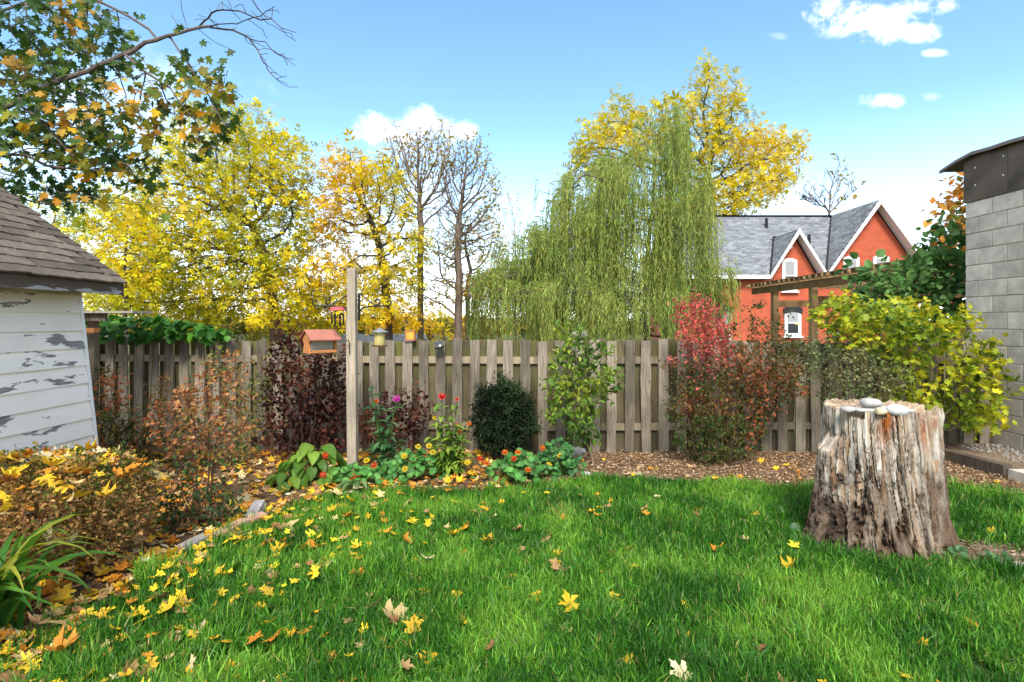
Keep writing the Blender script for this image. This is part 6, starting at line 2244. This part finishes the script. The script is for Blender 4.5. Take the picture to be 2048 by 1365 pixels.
# ------------------------------------------------------------------ edging, timbers, slab
def edging():
    pts = [(428, 1086, 0.0, 'tan', (0.40, 0.25, 0.15)), (470, 1064, 0.1, 'tan', (0.44, 0.28, 0.17)), (506, 1050, -.1, 'pinkish', (0.45, 0.27, 0.19)), (388, 1098, .1, 'grey', (0.26, 0.24, 0.22)), (512, 1029, .5, 'grey', (0.33, 0.31, 0.29))]
    labs = ('tan brick lying at the lawn edge, nearest whole one', 'tan brick in the middle of the short edging row', 'pinkish brick at the far end of the edging row', 'grey brick half hidden in leaves at near end of edging', 'grey broken paver tilted up behind the edging row')
    for (px, py, r, _, c), lab in zip(pts, labs):
        p = gp(px, py)
        m = MB()
        m.box((0, 0, .03), (.092, .20, .062), taper=.96)
        me = m.data('edging_brick', attr_mat('edging_' + str(px), 0.9, 25, None, .4))
        me.attributes.new('Col', 'FLOAT_COLOR', 'POINT').data.foreach_set('color', np.tile(np.array([*c, 1], np.float32), 8))
        o = put('edging_brick', me, None, Matrix.Translation(Vector(p)) @ Matrix.Rotation(-.55 + r, 4, 'Z') @ Matrix.Rotation(.12 if px != 512 else .5, 4, 'X'))
        tag(o, lab, 'brick', 'bricks edging the left bed')
    # raised strip along the block wall held by old sleepers
    m = MB()
    m.slab([[5.02, 4.2, 0], [5.9, 4.2, 0], [5.9, 6.72, 0], [4.98, 6.72, 0]], (0, 0, 0.085))
    m.build('raised_strip', DIRT)['kind'] = 'structure'
    a, b = np.array([4.88, 6.50]), np.array([5.00, 5.55])
    d = b - a
    L = np.linalg.norm(d)
    ang = math.atan2(d[1], d[0])
    m = MB()
    m.box((0, 0, 0), (L, .11, .12))
    tag(m.build('timber_edge', TIMBER, None, M=Matrix.Translation(((a + b)[0] / 2, (a + b)[1] / 2, .06)) @ Matrix.Rotation(ang, 4, 'Z')), 'dark old timber holding the raised soil strip near the wall', 'timber')
    m = MB()
    m.box((0, 0, 0), (.30, .85, .10), taper=.98)
    tag(m.build('concrete_slab', CONCRETE, None, M=Matrix.Translation((5.10, 5.05, .052)) @ Matrix.Rotation(.06, 4, 'Z')), 'pale concrete kerb slab at the right edge before the wall', 'slab')
    m = MB()
    m.box((0, 0, 0), (.80, .10, .07))
    q = gp(2060, 1142)
    tag(m.build('concrete_edging', MORTAR, None, M=Matrix.Translation((q[0] + .22, q[1] - .10, .0)) @ Matrix.Rotation(-.38, 4, 'Z')), 'pale strip of concrete edging at the right of the lawn', 'edging')
    # rubble by the wall
    P = np.c_[rng.uniform(5.3, 5.85, 160), rng.uniform(5.6, 6.6, 160)]
    m = MB()
    for x, y in P:
        m.box((x, y, .09), rng.uniform(.008, .03, 3), Euler(rng.uniform(-.5, .5, 3)).to_matrix())
    tag(m.build('gravel', flat_mat('pale_rubble', (0.33, 0.31, 0.28), .95)), 'pale rubble scattered along the foot of the block wall', 'gravel', kind='stuff')
    # a rock beside the young tree
    for (px, py, s, lab) in ((1155, 908, .07, 'grey rock beside the young tree trunk'), (1172, 952, .035, 'small pale rock at lawn edge below the young tree')):
        p = gp(px, py)
        u, v = np.meshgrid(np.linspace(0, 2 * np.pi, 13)[:-1], np.linspace(0.02, np.pi - .02, 8))
        S = np.stack([np.cos(u) * np.sin(v), np.sin(u) * np.sin(v), np.cos(v)], -1)
        S = S * (0.7 + 0.6 * fbm(S + px, 1.6, px, 2))[..., None] * np.array([s * 1.5, s, s * .8])
        i, j = np.meshgrid(np.arange(7), np.arange(12), indexing='ij')
        Qq = np.stack([i * 12 + j, (i + 1) * 12 + j, (i + 1) * 12 + (j + 1) % 12, i * 12 + (j + 1) % 12], -1).reshape(-1, 4)
        tag(obj('rock', S.reshape(-1, 3), Qq, STONE, None, M=Matrix.Translation(Vector(p + [0, 0, s * .4]))), lab, 'rock')


edging()

# ------------------------------------------------------------------ fallen leaves
def fallen():
    X0, X1, Y0, Y1, h = HEDGE
    pts = []
    # on the lawn: thick towards the left bed, thin to the right
    n = 5200
    Y = rng.uniform(2.2, 5.6, n)
    X = rng.uniform(-1, 1, n) * Y * 0.98
    e = np.interp(Y, [1.5, 3.2, 3.9, 4.4, 5.0, 5.6], [-2.35, -2.27, -2.14, -1.98, -1.7, -1.2])
    dens = np.clip(0.85 * np.exp(-np.maximum(X - e, 0) / 0.64), 0, 1) + 0.050 * np.clip(1.15 - 0.40 * X, .2, 1.9)
    k = (rng.random(n) < dens) & inpoly(X, Y, LAWNP) & (np.hypot(X - STC[0], Y - STC[1]) > .6)
    for x, y in zip(X[k], Y[k]):
        pts.append((x, y, 0.034 + 0.035 * rng.random(), 0))
    # litter in the left bed
    n = 9000
    Y = rng.uniform(2.1, 6.6, n)
    X = rng.uniform(-4.6, 0.2, n)
    d = np.where(Y < 4.8, 0.8, 0.45)
    k = ~inpoly(X, Y, LAWNP) & (rng.random(n) < d) & ~((X < -3.48) & (Y < 4.75)) & (X > -2.9 - (Y - 2.3) * .6)
    for x, y in zip(X[k], Y[k]):
        pts.append((x, y, 0.008 + 0.03 * rng.random(), 1))
    # on top of the hedge and caught in its sides
    for _ in range(150):
        x, y = rng.uniform(X0, X1 - .05), rng.uniform(Y0 + .03, Y1)
        ca, cb = abs((x - (X0 + X1) / 2) / ((X1 - X0) / 2)), abs((y - (Y0 + Y1) / 2) / ((Y1 - Y0) / 2))
        zt = 0.36 + 0.31 * max(0.05, 1 - ca ** 3.2 - cb ** 3.2) ** (1 / 3.2)
        pts.append((x, y, zt + 0.01 + 0.03 * rng.random(), 2))
    for _ in range(30):
        pts.append((rng.uniform(-3.2, X1), Y0 - .01, rng.uniform(.15, h - .05), 3))
    # a few on the mulch
    for _ in range(60):
        x, y = rng.uniform(.7, 4.8), rng.uniform(5.3, 6.4)
        if not inpoly(np.array([x]), np.array([y]), LAWNP)[0]:
            pts.append((x, y, .02, 4))
    pts = np.array(pts)
    n = len(pts)
    w = np.array([0.32, 0.25, 0.13, 0.09, 0.11, 0.06, 0.04])
    wb = np.array([0.10, 0.17, 0.24, 0.15, 0.17, 0.10, 0.07])
    wr = np.array([0.14, 0.2, 0.3, 0.12, 0.08, 0.04, 0.12])
    ci = np.array([rng.choice(7, p=(w, wb, wr, wr, w)[int(z)]) for z in pts[:, 3]])
    size = 0.062 * np.exp(rng.normal(0, 0.28, n)) * np.where(pts[:, 3] == 2, 1.25, 1)
    vis = (np.abs(pts[:, 0] / pts[:, 1]) < 0.935) & (pts[:, 2] > -1)
    app = np.where(vis, size / pts[:, 1], 0)
    order = np.argsort(-app)
    CURL = rng.uniform(-.5, .8, 9)
    shapes = [mk_maple(CURL[s], rng.uniform(-.12, .4), 100 + s) for s in range(9)]
    meshes = {}
    WHERE = ('on the green lawn', 'in the left flower bed', 'on top of the clipped hedge', 'caught in the side of the hedge', 'on the wood mulch')
    NZ = {0: .42, 1: .3, 2: .35, 3: 1.2, 4: .3}
    R_ = []
    for i in order[:300]:
        s, c = int(rng.integers(9)), int(ci[i])
        if (s, c) not in meshes:
            V, T = shapes[s]
            col = np.tile(np.array([LEAFC[c]]), (len(V), 1))
            col[0] *= 0.8
            stem = np.array([[0.02, -.012, 0], [0.02, .012, 0], [-.42, .008, .05], [-.42, -.008, .05]])
            V2 = np.vstack([V, stem])
            T2 = np.vstack([T, [[len(V), len(V) + 1, len(V) + 2], [len(V), len(V) + 2, len(V) + 3]]])
            meshes[(s, c)] = mesh_data('fallen_leaf', V2, [T2], DRYLEAF, np.vstack([col, np.tile(np.array([[.3, .14, .06]]), (4, 1))]))
        z = int(pts[i, 3])
        E = Euler((rng.normal(0, NZ[z]), rng.normal(0, NZ[z]), rng.uniform(0, 6.28))).to_matrix().to_4x4()
        M = Matrix.Translation(Vector(pts[i, :3])) @ E @ Matrix.Scale(float(size[i]), 4)
        o = put('fallen_leaf', meshes[(s, c)], None, M)
        x, y = float(pts[i, 0]), float(pts[i, 1])
        if z == 0:
            wh = ('on the grass near the stump' if x > 1.5 and y > 3.0 else 'on the lawn close to the flowers' if y > 4.3 else 'on the lawn along the left bed edge' if x < -1.55 else
                  'on the nearest grass, left of centre' if y < 3.0 and x < -.45 else 'on the nearest grass, near the centre' if y < 3.0 and x < .8 else 'on the nearest grass at the right' if y < 3.0 else
                  'on the lawn left of its middle' if x < -.5 else 'on the middle of the lawn')
        elif z == 1:
            wh = 'in the left bed beside the daylily' if y < 3.2 else 'in the left bed near the edging bricks' if y < 4.5 else 'in the bed below the purple shrub'
        else:
            wh = WHERE[z]
        how = 'curled' if CURL[s] > .35 else 'flat'
        tag(o, f'{how} {LNAME[c]} maple leaf {wh}', 'leaf', f'{how} {LNAME[c]} leaves {wh}')
    r = order[300:]
    m = len(r)
    D = unit(np.c_[rng.normal(size=(m, 2)), rng.normal(0, .3, m)])
    N = unit(np.c_[rng.normal(0, .4, (m, 2)), np.ones(m)])
    C = np.array(LEAFC)[ci[r]] * np.exp(rng.normal(0, .18, (m, 1)))
    Vs, Ts, Cs, off = [], [], [], 0
    for s in range(4):
        q = np.arange(m) % 4 == s
        a = leaf_arrays(pts[r][q][:, :3], D[q], N[q], size[r][q], size[r][q], C[q], shapes[s])
        Vs.append(a[0]); Ts.append(a[1] + off); Cs.append(a[2]); off += len(a[0])
    tag(obj('leaf_litter', np.vstack(Vs), np.vstack(Ts), LITTER, None, np.clip(np.vstack(Cs), 0, .9)), 'dense litter of small far and half buried fallen leaves', 'leaf litter', kind='stuff')
    # small brown fragments in the bed
    def bedl(k):
        Y = rng.uniform(2.2, 6.7, k)
        X = rng.uniform(-4.5, .4, k)
        kk = ~inpoly(X, Y, LAWNP) & (X > -3.3 - (Y - 2.3) * .4)
        return np.c_[X, Y][kk]
    chips('leaf_fragments', 12000, bedl, ((0.10, 0.05, 0.025), (0.28, 0.13, 0.05), (0.5, 0.26, 0.08), (0.5, 0.34, 0.16)), .015, .055, 'crumbled brown leaf bits covering the left flower bed', 'leaf litter')


fallen()
